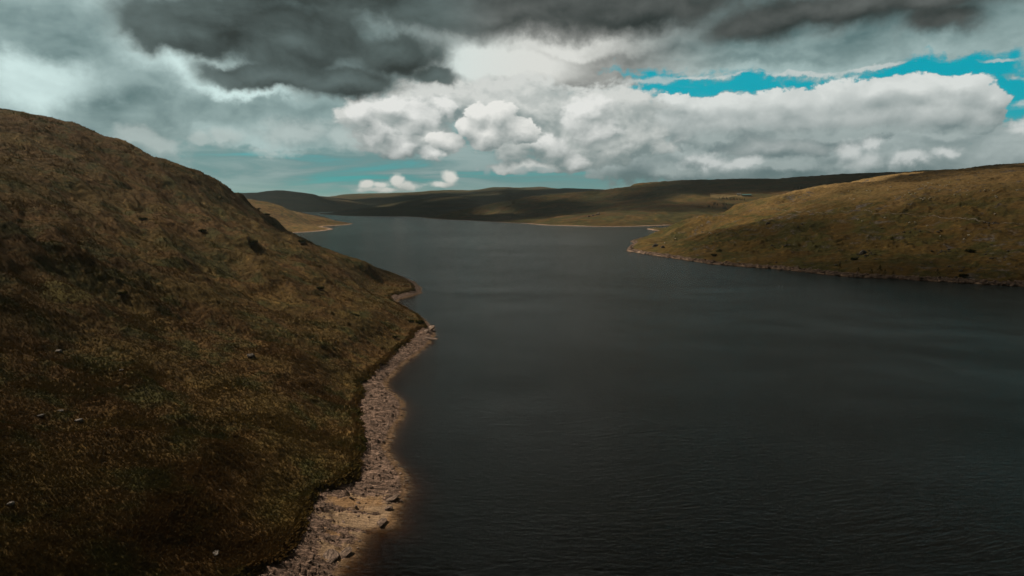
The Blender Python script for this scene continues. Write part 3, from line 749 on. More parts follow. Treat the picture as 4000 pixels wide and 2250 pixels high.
# ------------------------------------------------------------------ bushes and trees
def leaf_mat(name, dark, light):
    m, g, out = new_mat(name)
    t = g.attr('tone'); c = g.mix(t, dark, light)
    b1 = g.n('ShaderNodeBsdfDiffuse'); g.put(b1.inputs[0], c); b2 = g.n('ShaderNodeBsdfTranslucent'); g.put(b2.inputs[0], c)
    mx = g.n('ShaderNodeMixShader'); mx.inputs[0].default_value = 0.3; g.nt.links.new(b1.outputs[0], mx.inputs[1]); g.nt.links.new(b2.outputs[0], mx.inputs[2]); g.nt.links.new(mx.outputs[0], out.inputs['Surface'])
    return m
M_LEAF = leaf_mat('leaves', (0.022, 0.024, 0.008), (0.060, 0.058, 0.018)); M_NEEDLE = leaf_mat('needles', (0.010, 0.016, 0.008), (0.026, 0.036, 0.016))
m, g, out = new_mat('bark'); co_ = g.n('ShaderNodeTexCoord').outputs['Object']; pbr(g, out, g.mix(g.noise(co_, 6, 4), (0.05, 0.035, 0.025), (0.12, 0.09, 0.07)), 0.9); M_BARK = m

def leaves(n, lobes, leaf, seed):
    """leaf-sized quads through the volume of overlapping lobes"""
    r = np.random.default_rng(seed); L = np.array(lobes, float); k = r.integers(0, len(L), n)
    d = r.normal(size=(n, 3)); d /= np.linalg.norm(d, axis=1)[:, None]; rad = r.random(n) ** 0.45
    c = L[k, :3] + d * rad[:, None] * L[k, 3:6]
    t1 = r.normal(size=(n, 3)); t1 /= np.linalg.norm(t1, axis=1)[:, None]; t2 = np.cross(t1, d); t2 /= np.linalg.norm(t2, axis=1)[:, None] + 1e-6
    s_ = leaf * r.uniform(0.6, 1.4, n)[:, None]
    q = np.stack([c - t1 * s_, c - t2 * s_ * 0.6, c + t1 * s_, c + t2 * s_ * 0.6], 1).reshape(-1, 3)
    tone = np.repeat(np.clip(0.5 + 0.3 * r.normal(size=len(L))[k] + 0.2 * r.normal(size=n), 0, 1), 4)
    me = make_mesh('crown', q, np.arange(4 * n, dtype=np.int32).reshape(-1, 4), False)
    a = me.attributes.new('tone', 'FLOAT', 'POINT'); a.data.foreach_set('value', tone.astype(np.float32)); return me

def limbs(segs, name='trunk', sides=6):
    """tapered tubes: list of (p0, p1, r0, r1)"""
    co, fs = [], []
    for p0, p1, r0, r1 in segs:
        p0, p1 = np.array(p0, float), np.array(p1, float); d = p1 - p0; d /= np.linalg.norm(d)
        u = np.cross(d, (0.3, 0.9, 0.1)); u /= np.linalg.norm(u); v = np.cross(d, u); b = len(co)
        for p, r_ in ((p0, r0), (p1, r1)):
            for k in range(sides):
                a = 2 * math.pi * k / sides; co.append(p + (u * math.cos(a) + v * math.sin(a)) * r_)
        for k in range(sides):
            j = (k + 1) % sides; fs.append((b + k, b + j, b + sides + j, b + sides + k))
    return make_mesh(name, np.array(co, np.float32), np.array(fs, np.int32))

def plant(name, p, crown, trunk, cm, cat, label, group=None, s=1.0, rz=0.0, crown_name='foliage', trunk_name='stem'):
    e = bpy.data.objects.new(name, None); COL.objects.link(e); e.location = (p[0], p[1], p[2] - 0.1); e.scale = (s, s, s); e.rotation_euler = (0, 0, rz)
    e['label'] = label; e['category'] = cat
    if group: e['group'] = group
    for nm, me, mt in ((crown_name, crown, cm), (trunk_name, trunk, M_BARK)):
        if not me.materials: me.materials.append(mt)
        o = bpy.data.objects.new(nm, me); COL.objects.link(o); o.parent = e
    return e
def bush_parts(seed, w=1.0, h=0.6):
    r = np.random.default_rng(seed)
    lob = [(r.uniform(-.6, .6) * w, r.uniform(-.6, .6) * w, h * r.uniform(.35, .8), w * r.uniform(.25, .5), w * r.uniform(.25, .5), h * r.uniform(.25, .5)) for _ in range(11)]
    seg = [((0, 0, 0), (l[0] * .7, l[1] * .7, l[2] * .8), .05 * w, .015 * w) for l in lob[:7]]
    return leaves(2600, lob, 0.07 * w, seed), limbs(seg, 'stem', 5)
BU = [bush_parts(s) for s in (31, 32, 33)]
for k, (px, py, s, lab) in enumerate([(1182, 948, 4.2, 'big round dark bush by the skyline of the left hillside'), (990, 950, 3.4, 'tall dark shrub in the hollow of the left hillside'), (1048, 838, 3.2, 'shrub on the steep skyline edge of the left hillside'), (1018, 818, 2.2, 'small shrub standing out against the low headland'),
        (1640, 1262, 3.6, 'largest dark bush at the end of the point above the tilted slabs'), (1606, 1258, 2.6, 'dark bush left of the largest bush on the point'), (1545, 1320, 1.8, 'low bush on the bank of the point'), (1075, 880, 2.6, 'dark shrub below the skyline crag of the left hillside'),
        (790, 905, 3.0, 'dark bush in the middle of the upper left hillside'), (560, 860, 2.8, 'dark patch of shrub high on the left hillside'), (1250, 1130, 2.8, 'shrub clump halfway down the left hillside'), (1390, 1235, 2.4, 'low shrub on the left hillside above the point'),
        (480, 1150, 2.2, 'dark shrub right of the bright green patch'), (860, 1700, 1.3, 'low dark heather clump on the lower hillside')]):
    c_, t_ = BU[k % 3]; plant('bush', SA.hit(px, py), c_, t_, M_LEAF, 'bush', lab, s=s * 0.62, rz=k * 1.3)
for k, (px, py, s, lab) in enumerate([(3792, 985, 3.6, 'dark bush on the slope at the right between the boulders'), (3338, 1016, 3.0, 'dark bush on the slope above the slab shore'), (3760, 1080, 3.2, 'bush on the bank at the far right shore'), (2790, 1000, 2.8, 'bush on the bank near the left nose of the headland')]):
    c_, t_ = BU[k % 3]; plant('bush', SE.hit(px, py), c_, t_, M_LEAF, 'bush', lab, s=s, rz=k * 1.7)

def sapling(seed):
    r = np.random.default_rng(seed); seg = [((0, 0, 0), (0.1, 0.05, 2.2), .09, .05), ((0.1, 0.05, 2.2), (0.0, 0.1, 4.2), .05, .015)]; lob = []
    for k in range(9):
        z = 1.5 + 2.4 * k / 9; a = k * 2.4; l = 1.3 * (1 - 0.12 * k); e = (math.cos(a) * l, math.sin(a) * l, z + 0.9); seg.append(((0.08, 0.04, z), e, .03, .008)); lob.append((e[0] * .8, e[1] * .8, e[2], .5, .5, .4))
    return leaves(500, lob, 0.09, seed), limbs(seg, 'trunk', 5)
SPL = [sapling(41), sapling(42)]
for k, (px, py, s, lab) in enumerate([(3279, 1058, 1.1, 'sapling at the left end of the flat slab shore'), (3351, 1074, 1.2, 'thin bare sapling on the flat slab shore, leftmost of the middle pair'), (3404, 1080, 1.1, 'thin bare sapling on the flat slab shore, right one of the middle pair'),
        (3437, 1078, 1.5, 'fuller sapling at the right end of the slab shore'), (3455, 1086, 1.2, 'leaning sapling just right of the fuller sapling'), (3487, 1090, 1.1, 'lone sapling between the slab shore and the right shore rocks'), (3660, 1086, 1.2, 'spindly sapling near the right end of the rocky shore')]):
    c_, t_ = SPL[k % 2]; plant('sapling', SE.hit(px, py), c_, t_, M_LEAF, 'tree', lab, 'saplings along the foot of the right headland', s=s, rz=k * 2.1, crown_name='crown', trunk_name='trunk')

def conifer(seed):
    r = np.random.default_rng(seed); lob = [(0, 0, 1.5 + k * 1.0, 2.1 * (1 - k / 9) + .2, 2.1 * (1 - k / 9) + .2, .8) for k in range(9)]
    return leaves(900, lob, 0.42, seed), limbs([((0, 0, 0), (0, 0, 9.5), .25, .05)], 'trunk', 6)
CN = [conifer(51), conifer(52), conifer(53)]
CON_P = ([(3100 + 48 * i / 7, 738 - 2 * (i % 3), 'conifer in the small plantation on the skyline slope behind the headland') for i in range(8)] +
      [(2812 + 95 * i / 15, 777 + 5 * i / 15 + (i % 2), 'dark tree in the hedge row below the farm field') for i in range(16)] +
      [(2765 + rng.uniform(0, 75), 800 + rng.uniform(-4, 18), 'dark tree in the wood between the headland and the long hill') for i in range(26)])
for k, (px, py, lab) in enumerate(CON_P):
    c_, t_ = CN[k % 3]; plant('conifer', SD.hit(px, py), c_, t_, M_NEEDLE, 'tree', lab, lab.replace('conifer', 'conifers').replace('dark tree', 'dark trees'), s=rng.uniform(0.5, 0.85), rz=k, crown_name='crown', trunk_name='trunk')

# ------------------------------------------------------------------ sheep
def skinned(name, verts, edges, radii, root=0, sub=1):
    me = bpy.data.meshes.new(name); me.from_pydata(verts, edges, []); o = bpy.data.objects.new(name, me); COL.objects.link(o)
    md = o.modifiers.new('s', 'SKIN'); sm = o.modifiers.new('u', 'SUBSURF'); sm.levels = sub
    for k, r_ in enumerate(radii): me.skin_vertices[0].data[k].radius = r_ if isinstance(r_, tuple) else (r_, r_)
    me.skin_vertices[0].data[root].use_root = True
    dg_ = bpy.context.evaluated_depsgraph_get(); res = bpy.data.meshes.new_from_object(o.evaluated_get(dg_)); bpy.data.objects.remove(o); res.name = name
    for p in res.polygons: p.use_smooth = True
    return res
m, g, out = new_mat('wool'); co_ = g.n('ShaderNodeTexCoord').outputs['Object']; pbr(g, out, g.mix(g.noise(co_, 9, 4), (0.50, 0.45, 0.36), (0.80, 0.76, 0.66)), 0.95); M_WOOL = m
def sheep_mesh(graze):
    hz = 0.22 if graze else 0.95
    v = [(-.45, 0, .62), (0, 0, .63), (.42, 0, .64), (.62, 0, .70 if not graze else .5), (.80, 0, hz), (.97, 0, hz - .08), (-.60, 0, .60),
         (-.42, .15, .38), (-.46, .16, .18), (-.42, .16, .0), (-.42, -.15, .38), (-.46, -.16, .18), (-.42, -.16, .0),
         (.40, .14, .36), (.40, .15, .18), (.41, .15, .0), (.40, -.14, .36), (.40, -.15, .18), (.41, -.15, .0)]
    e = [(0, 1), (1, 2), (2, 3), (3, 4), (4, 5), (0, 6), (0, 7), (7, 8), (8, 9), (0, 10), (10, 11), (11, 12), (2, 13), (13, 14), (14, 15), (2, 16), (16, 17), (17, 18)]
    r_ = [(.27, .27), (.30, .30), (.26, .26), .15, .11, .06, .12, .09, .045, .04, .09, .045, .04, .08, .045, .04, .08, .045, .04]
    return skinned('sheep', v, e, r_, 1)
SH = [sheep_mesh(True), sheep_mesh(False)]
for s_ in SH: s_.materials.append(M_WOOL)
SP_ = [(1477,240),(1522,243),(1588,238),(1612,240),(1723,232),(1735,215),(1900,207),(1915,205),(1940,200),(1953,208),(1962,207),(1975,190),(1995,192),(2050,205),(2075,210),(2095,203),(2110,185),(2150,196),(2230,187),
 (2045,237),(2175,235),(2225,238),(2330,235),(2355,232),(2385,240),(2535,237),(1480,285),(1510,290),(1768,275),(1820,278),(1828,265),(1848,292),(1857,252),(1870,262),(1890,255),(1930,290),(1945,295),(1950,285),(1975,290),(1985,282),
 (2140,262),(2175,264),(2215,262),(2258,290),(2400,272),(2405,277),(2390,388),(1535,420),(1555,430),(1683,400),(1700,408),(1858,438),(1887,435),(1970,457),(2048,522),(2226,519),(2196,545),(598,503),(608,508),(385,538),(315,566),(555,455)]
for k, (zx, zy) in enumerate(SP_):
    p = SE.hit(2400 + zx / 1.61, 600 + zy / 1.61)
    o = bpy.data.objects.new('sheep', SH[k % 2 if k % 3 else 0]); COL.objects.link(o)
    o.location = (p[0], p[1], p[2] + 0.05); o.rotation_euler = (0, 0, rng.uniform(-0.7, 0.7) + (math.pi if k % 2 else 0)); s = rng.uniform(1.25, 1.6); o.scale = (s, s, s)
    if zy < 245: lab, gr = 'white sheep grazing in the sunlit band high on the right headland', 'sheep in the sunlit band'
    elif zy < 300: lab, gr = 'white sheep in the shade just under the sunlit band', 'sheep under the sunlit band'
    elif zx > 1400: lab, gr = 'white sheep on the steep grass near or below the footpath', 'sheep near and below the footpath'
    else: lab, gr = 'white sheep on the left nose of the right headland', 'sheep on the headland nose'
    o['label'] = lab; o['category'] = 'sheep'; o['group'] = gr

# ------------------------------------------------------------------ footpath, field, farm, gulls
def drape(name, surf, L, width, mat, label, lift=0.12):
    pts = np.array([surf.hit(*q) for q in L]); out = []
    for i in range(len(pts) - 1):
        for t in np.linspace(0, 1, 8, endpoint=False): out.append(pts[i] * (1 - t) + pts[i + 1] * t)
    out.append(pts[-1]); P_ = np.array(out)
    d = np.gradient(P_[:, :2], axis=0); d /= np.linalg.norm(d, axis=1)[:, None] + 1e-9; nrm = np.c_[-d[:, 1], d[:, 0]]
    wv_ = width * (0.6 + 0.4 * perlin(np.arange(len(P_)) / 3.0, np.zeros(len(P_)), 5))
    a = P_.copy(); b = P_.copy(); a[:, :2] += nrm * wv_[:, None] * 0.5; b[:, :2] -= nrm * wv_[:, None] * 0.5; P3 = np.r_[a, b]
    P3[:, 2] = surf.land(P3[:, 0], P3[:, 1]) + lift
    n = len(a); f = np.array([(i, i + 1, n + i + 1, n + i) for i in range(n - 1)], np.int32)
    return link(name, make_mesh(name, P3.astype(np.float32), f), mat, kind='structure', label=label)
SE.land = lambda x, y: (lambda ds: LE.height(x, y, ds) + detE(x, y, ds))(sdist(x, y, LE.shore))
SD.land = lambda x, y: (lambda ds: LD.height(x, y, ds) + 2.2 * fbm(x, y, 50, 5, 0.55, 414) * smooth(0, 50, ds))(sdist(x, y, LD.shore))
m, g, out = new_mat('worn_path'); co_ = g.n('ShaderNodeTexCoord').outputs['Object']; pbr(g, out, g.mix(g.noise(co_, 0.8, 5, 0.65).step(0.35, 0.6), (0.07, 0.055, 0.03), (0.22, 0.19, 0.15)), 0.95)
PTH = [(990,350),(1060,355),(1150,366),(1270,372),(1360,370),(1480,372),(1640,380),(1760,380),(1880,388),(1990,395),(2110,408),(2230,418),(2330,430),(2440,438),(2576,446)]
drape('footpath', SE, [(2400 + a / 1.61, 600 + b / 1.61) for a, b in PTH], 1.5, m, 'thin pale footpath crossing the right headland', 0.3)
# tan field by the farm
m, g, out = new_mat('field_grass'); co_ = g.n('ShaderNodeTexCoord').outputs['Object']; pbr(g, out, g.mix(g.noise(co_, 0.03, 5, 0.65).step(0.35, 0.6), (0.10, 0.075, 0.028), (0.17, 0.12, 0.05)), 0.95)
def patch(name, surf, quad, mat, label, n=14, lift=0.5):
    c = np.array([surf.hit(*q)[:2] for q in quad]); t = np.linspace(0, 1, n); U_, V_ = np.meshgrid(t, t)
    X = (1 - U_) * (1 - V_) * c[0, 0] + U_ * (1 - V_) * c[1, 0] + U_ * V_ * c[2, 0] + (1 - U_) * V_ * c[3, 0]; Y = (1 - U_) * (1 - V_) * c[0, 1] + U_ * (1 - V_) * c[1, 1] + U_ * V_ * c[2, 1] + (1 - U_) * V_ * c[3, 1]
    link(name, grid_mesh(name, X, Y, surf.land(X, Y) + lift), mat, kind='structure', label=label)
patch('field', SD, [(2775, 772), (2820, 776), (2905, 767), (2772, 755)], m, 'tan enclosed field beside the farm on the long hill', 30, 0.8)

def part(name, me, mat, parent, loc=(0, 0, 0)):
    o = bpy.data.objects.new(name, me); COL.objects.link(o); me.materials.append(mat); o.parent = parent; o.location = loc; return o
def flatmat(name, c, r_=0.8):
    m, g, out = new_mat(name); co_ = g.n('ShaderNodeTexCoord').outputs['Object']; pbr(g, out, g.mix(g.noise(co_, 2, 4), tuple(v * 0.85 for v in c), c), r_); return m
M_WALL = flatmat('limewash', (0.75, 0.73, 0.68)); M_SLATE = flatmat('slate', (0.09, 0.10, 0.11)); M_TEAL = flatmat('sheet_roof', (0.06, 0.16, 0.17)); M_PANE = flatmat('window_glass', (0.03, 0.03, 0.035), 0.2)
def house(name, p, L, D, Hh, rise, wall, roof, cat, label, wins, rz):
    e = bpy.data.objects.new(name, None); COL.objects.link(e); e.location = p; e.rotation_euler = (0, 0, rz); e['label'] = label; e['category'] = cat
    w_ = np.array([(-L, -D, -1), (L, -D, -1), (L, D, -1), (-L, D, -1), (-L, -D, Hh), (L, -D, Hh), (L, D, Hh), (-L, D, Hh)], np.float32) * 1.0
    me = bpy.data.meshes.new('wall'); me.from_pydata([tuple(v) for v in w_] + [(-L, 0, Hh + rise), (L, 0, Hh + rise)], [], [(0, 1, 5, 4), (1, 2, 6, 9, 5), (2, 3, 7, 6), (3, 0, 4, 8, 7)]); part('wall', me, wall, e)
    k = 0.35; me = bpy.data.meshes.new('roof'); h0_, h1_ = Hh - 0.15, Hh + rise + 0.12
    me.from_pydata([(-L - k, -D - k, h0_), (L + k, -D - k, h0_), (L + k, 0, h1_), (-L - k, 0, h1_), (L + k, D + k, h0_), (-L - k, D + k, h0_), (-L - k, -D - k, h0_ + .2), (L + k, -D - k, h0_ + .2), (L + k, 0, h1_ + .2), (-L - k, 0, h1_ + .2), (L + k, D + k, h0_ + .2), (-L - k, D + k, h0_ + .2)], [],
                   [(6, 7, 8, 9), (9, 8, 10, 11), (0, 3, 2, 1), (3, 5, 4, 2), (0, 1, 7, 6), (5, 11, 10, 4), (1, 2, 8, 7), (2, 4, 10, 8), (0, 6, 9, 3), (3, 9, 11, 5)]); ro = part('roof', me, roof, e)
    if wins:
        for cx in (-L * .85, L * .85): part('chimney', box_mesh('chimney', (cx - .4, -.4, Hh + rise * .6), (cx + .4, .4, Hh + rise + 1.3)), wall, ro)
        for wx in wins: part('window', box_mesh('window', (wx - .5, -D - .05, 1.6), (wx + .5, -D + .05, 2.9)), M_PANE, e)
        part('door', box_mesh('door', (-.5, -D - .06, 0), (.5, -D + .05, 2.1)), M_PANE, e)
p = SD.hit(2886, 764); house('farmhouse', p, 6, 3.2, 4.6, 2.4, M_WALL, M_SLATE, 'house', 'small white farmhouse on the long hill above the dark hedge row', (-4, -2, 2, 4), -0.5)
p = SD.hit(2916, 766); house('barn', p, 14, 5, 4.0, 2.0, flatmat('barn_wall', (0.20, 0.22, 0.21)), M_TEAL, 'barn', 'long low barn with a teal roof right of the farmhouse', (), -0.45)

m, g, out = new_mat('feathers'); co_ = g.n('ShaderNodeTexCoord').outputs['Object']; pbr(g, out, g.mix(g.noise(co_, 12, 3), (0.62, 0.62, 0.6), (0.85, 0.85, 0.82)), 0.7); 
gull = skinned('gull', [(-.30, 0, .10), (-.12, 0, .09), (.10, 0, .10), (.20, 0, .20), (.27, 0, .24), (.36, 0, .23), (-.02, .10, .13), (-.26, .07, .16), (-.02, -.10, .13), (-.26, -.07, .16)], [(0, 1), (1, 2), (2, 3), (3, 4), (4, 5), (1, 6), (6, 7), (1, 8), (8, 9)], [.03, .09, .09, .045, .045, .01, .05, .015, .05, .015], 1)
gull.materials.append(m)
for k, (px, py) in enumerate([(3043, 1118), (3056, 1119)]):
    o = bpy.data.objects.new('gull', gull); COL.objects.link(o); q = onz(px, py); o.location = (q[0], q[1], 0.0); o.scale = (1.1,) * 3; o.rotation_euler = (0, 0, k * 0.8)
    o['label'] = ('left' if k == 0 else 'right') + ' one of two white gulls floating on the dark water'; o['category'] = 'bird'; o['group'] = 'gulls on the water'
print('things', round(time.time() - T0, 1))
DIM = '2D'
SUN_AZ, SUN_EL, SUN_E = math.radians(-62), math.radians(46), 4.7
SUN = (math.sin(SUN_AZ) * math.cos(SUN_EL), math.cos(SUN_AZ) * math.cos(SUN_EL), math.sin(SUN_EL))
# ================================================================== sky
w = bpy.data.worlds.new('World'); SC.world = w; w.use_nodes = True
nt = w.node_tree; nt.nodes.clear(); g = G(nt)
wo = g.n('ShaderNodeOutputWorld')
sky = g.n('ShaderNodeTexSky'); sky.sky_type = 'NISHITA'; sky.sun_disc = False
sky.sun_elevation = SUN_EL; sky.sun_rotation = SUN_AZ
d = g.n('ShaderNodeTexCoord').outputs['Generated']
x, y, z = g.sep(d)
az = x._m('ARCTAN2', y)
el = z._m('ARCSINE')

def azel(px, py):
    a, b, c = ray(px, py); return math.atan2(a, b), math.atan2(c, math.hypot(a, b))

def billow_group():
    """cauliflower height field of a cumulus face"""
    grp = bpy.data.node_groups.new('billow', 'ShaderNodeTree')
    grp.interface.new_socket('Vector', in_out='INPUT', socket_type='NodeSocketVector')
    grp.interface.new_socket('Value', in_out='OUTPUT', socket_type='NodeSocketFloat')
    gi = grp.nodes.new('NodeGroupInput'); go = grp.nodes.new('NodeGroupOutput')
    q = G(grp)
    n = q.noise(gi.outputs[0], 14, 3, 0.55, out=1)
    v = q.vm('ADD', gi.outputs[0], q.scale(q.vm('SUBTRACT', n, (0.5, 0.5, 0.5)), 0.05))
    a = q.voro(v, 16, 'SMOOTH_F1', 3.0, 0.52, 0.55)
    b = q.noise(v, 22, 8, 0.60)
    c = q.noise(v, 5, 2, 0.5)
    r = (1.0 - a) * 0.42 + b * 0.62 + c * 0.45 + 0.10
    grp.links.new(r.s, go.inputs[0])
    return grp
BIL = billow_group()

def puff_group():
    """max-union of one more ellipse with the heap so far"""
    grp = bpy.data.node_groups.new('puff', 'ShaderNodeTree')
    for nm, ty in (('Vector', 'NodeSocketVector'), ('Prev', 'NodeSocketFloat'), ('Centre', 'NodeSocketVector'), ('Inv', 'NodeSocketVector'), ('K', 'NodeSocketFloat')):
        grp.interface.new_socket(nm, in_out='INPUT', socket_type=ty)
    grp.interface.new_socket('Value', in_out='OUTPUT', socket_type='NodeSocketFloat')
    gi = grp.nodes.new('NodeGroupInput'); go = grp.nodes.new('NodeGroupOutput'); q = G(grp)
    v = q.vm('MULTIPLY', q.vm('SUBTRACT', gi.outputs[0], gi.outputs[2]), gi.outputs[3])
    f = 1.0 - V(grp, q.vm('LENGTH', v))
    r_ = f.smax(V(grp, gi.outputs[1]), V(grp, gi.outputs[4]))
    grp.links.new(r_.s, go.inputs[0]); return grp
PUFF = puff_group()

def tree(lo, hi):
    """the visible sky between two azimuths (photograph columns lo..hi)"""
    def pick(L):
        M = [b for b in L if b[0] + 2.0 * b[2] > lo and b[0] - 2.0 * b[2] < hi]
        return M or [(lo - 9000, 100, 50, 50)]
    def active(L): return any(b[0] + 2.0 * b[2] > lo and b[0] - 2.0 * b[2] < hi for b in L)
    p = g.vec(az, el)
    # domain warp shared by every cloud layer
    wn = g.noise(p, 9.0, 7, 0.62, out=1)
    warp = g.vm('SUBTRACT', wn, (0.5, 0.5, 0.5))
    def warped(k): return g.vm('ADD', p, g.scale(warp, k))

    def blobs(vec, L, k=0.35):
        """soft union of ellipses: (px, py, rx, ry [, gain]) in photograph units, laid out as directions in the sky"""
        out = None
        for b in pick(L):
            cx, cy, rx, ry = b[:4]; gain = b[4] if len(b) > 4 else 1.0
            a0, e0 = azel(cx, cy)
            a1, _ = azel(cx + rx * 0.5, cy); a2, _ = azel(cx - rx * 0.5, cy); ra = a1 - a2
            re = ry / F
            n = g.n('ShaderNodeGroup'); n.node_tree = PUFF; g.put(n.inputs[0], vec)
            if out is None: n.inputs[1].default_value = -50.0
            else: g.put(n.inputs[1], out)
            n.inputs[2].default_value = (a0, e0, 0.0); n.inputs[3].default_value = (1 / ra, 1 / re, 0.0); n.inputs[4].default_value = k
            out = V(nt, n.outputs[0])
        return out

    def billow(v):
        n = g.n('ShaderNodeGroup'); n.node_tree = BIL; g.put(n.inputs[0], v); return V(nt, n.outputs[0])

    squash = g.vm('MULTIPLY', p, (1.0, 1.45, 1.0))
    h0 = billow(squash)
    h1 = billow(g.vm('ADD', squash, (-0.010, 0.020, 0.0)))
    rs = (h0 - h1).step(-0.30, 0.30, -0.30, 0.30)
    fine = g.noise(squash, 60, 4, 0.6) - 0.5

    # 0 blue sky, teal, paler towards the horizon
    blue = g.mix(1.0, sky.outputs[0], (0.03, 0.95, 0.95), 'MULTIPLY')
    blue = g.mix(0.75, blue, g.mix(el.step(0.0, 0.14), (1.35, 3.5, 3.7), (0.02, 3.6, 4.5)))

    # 1 thin streaks low down
    st = g.noise(g.vec(az * 1.0, el * 9.0), 4.5, 6, 0.6, 0.4)
    st_area = blobs(p, [(1500, 560, 1300, 150), (700, 560, 800, 200), (2500, 700, 900, 90), (3600, 680, 900, 80)])
    a_st = (st + st_area * 0.28).step(0.36, 0.62) * el.step(-0.01, 0.05, 0.45, 0.92)
    c_st = g.mix(st.step(0.4, 0.7), (0.17, 0.29, 0.29), (0.34, 0.43, 0.42))
    layers = [(a_st, c_st)]

    def heap(L, dark_c, bright_c, base=0.55, k=0.12, wv=0.030, amp=0.9, edge=(0.0, 0.16), big=1.0, small=0.9, fall=None, opacity=1.0, off=(-0.008, 0.017)):
        """a heap of cumulus puffs, lit from the sun's side (upper left), grey underneath"""
        v = warped(wv)
        f0 = blobs(v, L, k); f1 = blobs(g.vm('ADD', v, off + (0.0,)), L, k)
        a = (f0 * 1.3 + (h0 - 0.83) * amp + fine * 0.7 + 0.06).step(*edge)
        if opacity != 1.0: a = a * opacity
        br = (f0 - f1) * big + rs * small + base + fine * (0.35 * small)
        if fall: br = br + el.step(azel(2000, fall[1])[1], azel(2000, fall[0])[1], fall[2], 0.0)
        return a, g.mix(br.clamp(), dark_c, bright_c)
    def addheap(L, *a, **k):
        if active(L): layers.append(heap(L, *a, **k))
    WHITE = (0.80, 0.81, 0.78); GREY = (0.13, 0.185, 0.19)

    # 2 grey sheet, upper left and along the top
    sh_n = g.noise(g.vec(az, el * 2.2), 5.0, 6, 0.52, 0.4)
    sheet_v = warped(0.07)
    sheet = blobs(sheet_v, [(200, 250, 1000, 330), (1000, 400, 700, 160), (1400, 400, 400, 150), (1500, 260, 500, 160), (2300, 120, 1500, 160), (3300, 150, 900, 110), (500, 0, 1200, 250), (2000, 240, 480, 150), (2330, 330, 200, 50), (4400, -230, 900, 300), (3700, 140, 420, 80)], 0.3)
    a_sh = (sheet * 1.2 + (sh_n - 0.5) * 0.7 + fine * 0.5 + 0.1).step(-0.06, 0.30)
    a_sh = a_sh.max(el.step(0.20, 0.30))
    hole = blobs(sheet_v, [(660, 170, 260, 90), (130, 320, 300, 90), (760, 250, 200, 60), (1000, 350, 250, 30), (1950, 250, 330, 70), (2250, 180, 300, 40)], 0.3).step(-0.4, 0.7)
    dim = blobs(sheet_v, [(150, 120, 330, 110), (430, 480, 200, 120), (900, 430, 600, 60), (2900, 170, 700, 60), (3500, 130, 600, 90), (3000, 230, 500, 30)], 0.3).step(-0.4, 0.8)
    shb = (sh_n.lin(0.3, 0.7) * 0.34 + 0.28 + hole * 0.62 - dim * 0.24 + rs * 0.22).clamp()
    warmf = az.step(-0.25, 0.05) * az.step(0.34, 0.12)
    c_sh = g.mix(shb, g.mix(warmf, (0.085, 0.155, 0.16), (0.11, 0.12, 0.115)), g.mix(warmf, (0.64, 0.81, 0.79), (0.72, 0.73, 0.69)))
    layers.append((a_sh, c_sh))

    # 3 cumulus, far ones first
    addheap([(900, 530, 90, 38), (800, 545, 70, 30), (620, 560, 120, 60), (540, 530, 80, 45), (1150, 520, 180, 60), (1350, 540, 180, 60), (1100, 600, 180, 20)],
            (0.22, 0.32, 0.32), (0.50, 0.57, 0.55), opacity=0.6, edge=(-0.2, 0.8), k=0.3, wv=0.05)
    # the long bank on the right: grey-teal body, then its lit upper part
    addheap([(2450, 640, 180, 90), (2650, 600, 330, 130), (3000, 600, 500, 150), (3500, 580, 600, 170), (3950, 620, 350, 130), (2900, 480, 500, 120)],
            (0.13, 0.195, 0.20), (0.46, 0.53, 0.52), base=0.42, k=0.4, edge=(0.0, 0.35), wv=0.05, small=0.5, amp=1.1)
    addheap([(2640, 410, 110, 40), (2500, 490, 200, 60), (2740, 430, 160, 50), (2900, 430, 190, 56), (3060, 405, 190, 60), (3230, 385, 180, 66), (3420, 362, 170, 50), (3580, 352, 190, 40), (3750, 356, 160, 42), (3880, 385, 80, 45),
            (3840, 460, 110, 60), (3640, 430, 290, 90), (3280, 450, 380, 110), (2880, 480, 420, 100), (2430, 470, 180, 60), (3000, 560, 300, 70)],
            (0.16, 0.22, 0.225), (0.72, 0.755, 0.73), base=0.64, k=0.35, fall=(380, 600, -0.42), big=0.45, small=0.36, edge=(0.0, 0.22), wv=0.034)
    addheap([(2600, 660, 200, 40), (2800, 560, 120, 36), (3300, 520, 420, 30), (3700, 520, 260, 34), (2440, 610, 120, 46), (3050, 650, 260, 34)],
            (0.12, 0.18, 0.19), (0.40, 0.47, 0.46), base=0.25, k=0.3, edge=(-0.3, 1.0), amp=0.9, wv=0.05, opacity=0.75, small=0.4)
    addheap([(3310, 575, 80, 40), (3390, 560, 60, 34), (3360, 610, 120, 34), (3560, 615, 130, 30), (3720, 582, 120, 30), (2760, 625, 110, 34), (2880, 640, 110, 26), (3990, 510, 60, 44)],
            (0.20, 0.27, 0.27), (0.72, 0.75, 0.73), base=0.50, k=0.3, edge=(-0.2, 0.9), amp=1.4, opacity=0.75, wv=0.055, small=0.5, big=0.5)
    # wisps across the blue gap
    addheap([(2540, 318, 170, 20), (2720, 305, 160, 10), (2900, 296, 160, 10), (3150, 286, 150, 9), (3420, 262, 130, 9), (3960, 300, 60, 12), (3980, 400, 60, 20), (3900, 240, 90, 8)],
            (0.30, 0.36, 0.35), (0.60, 0.64, 0.62), base=0.4, k=0.3, edge=(-0.3, 0.7), amp=1.8, wv=0.04, opacity=0.75, small=0.5)
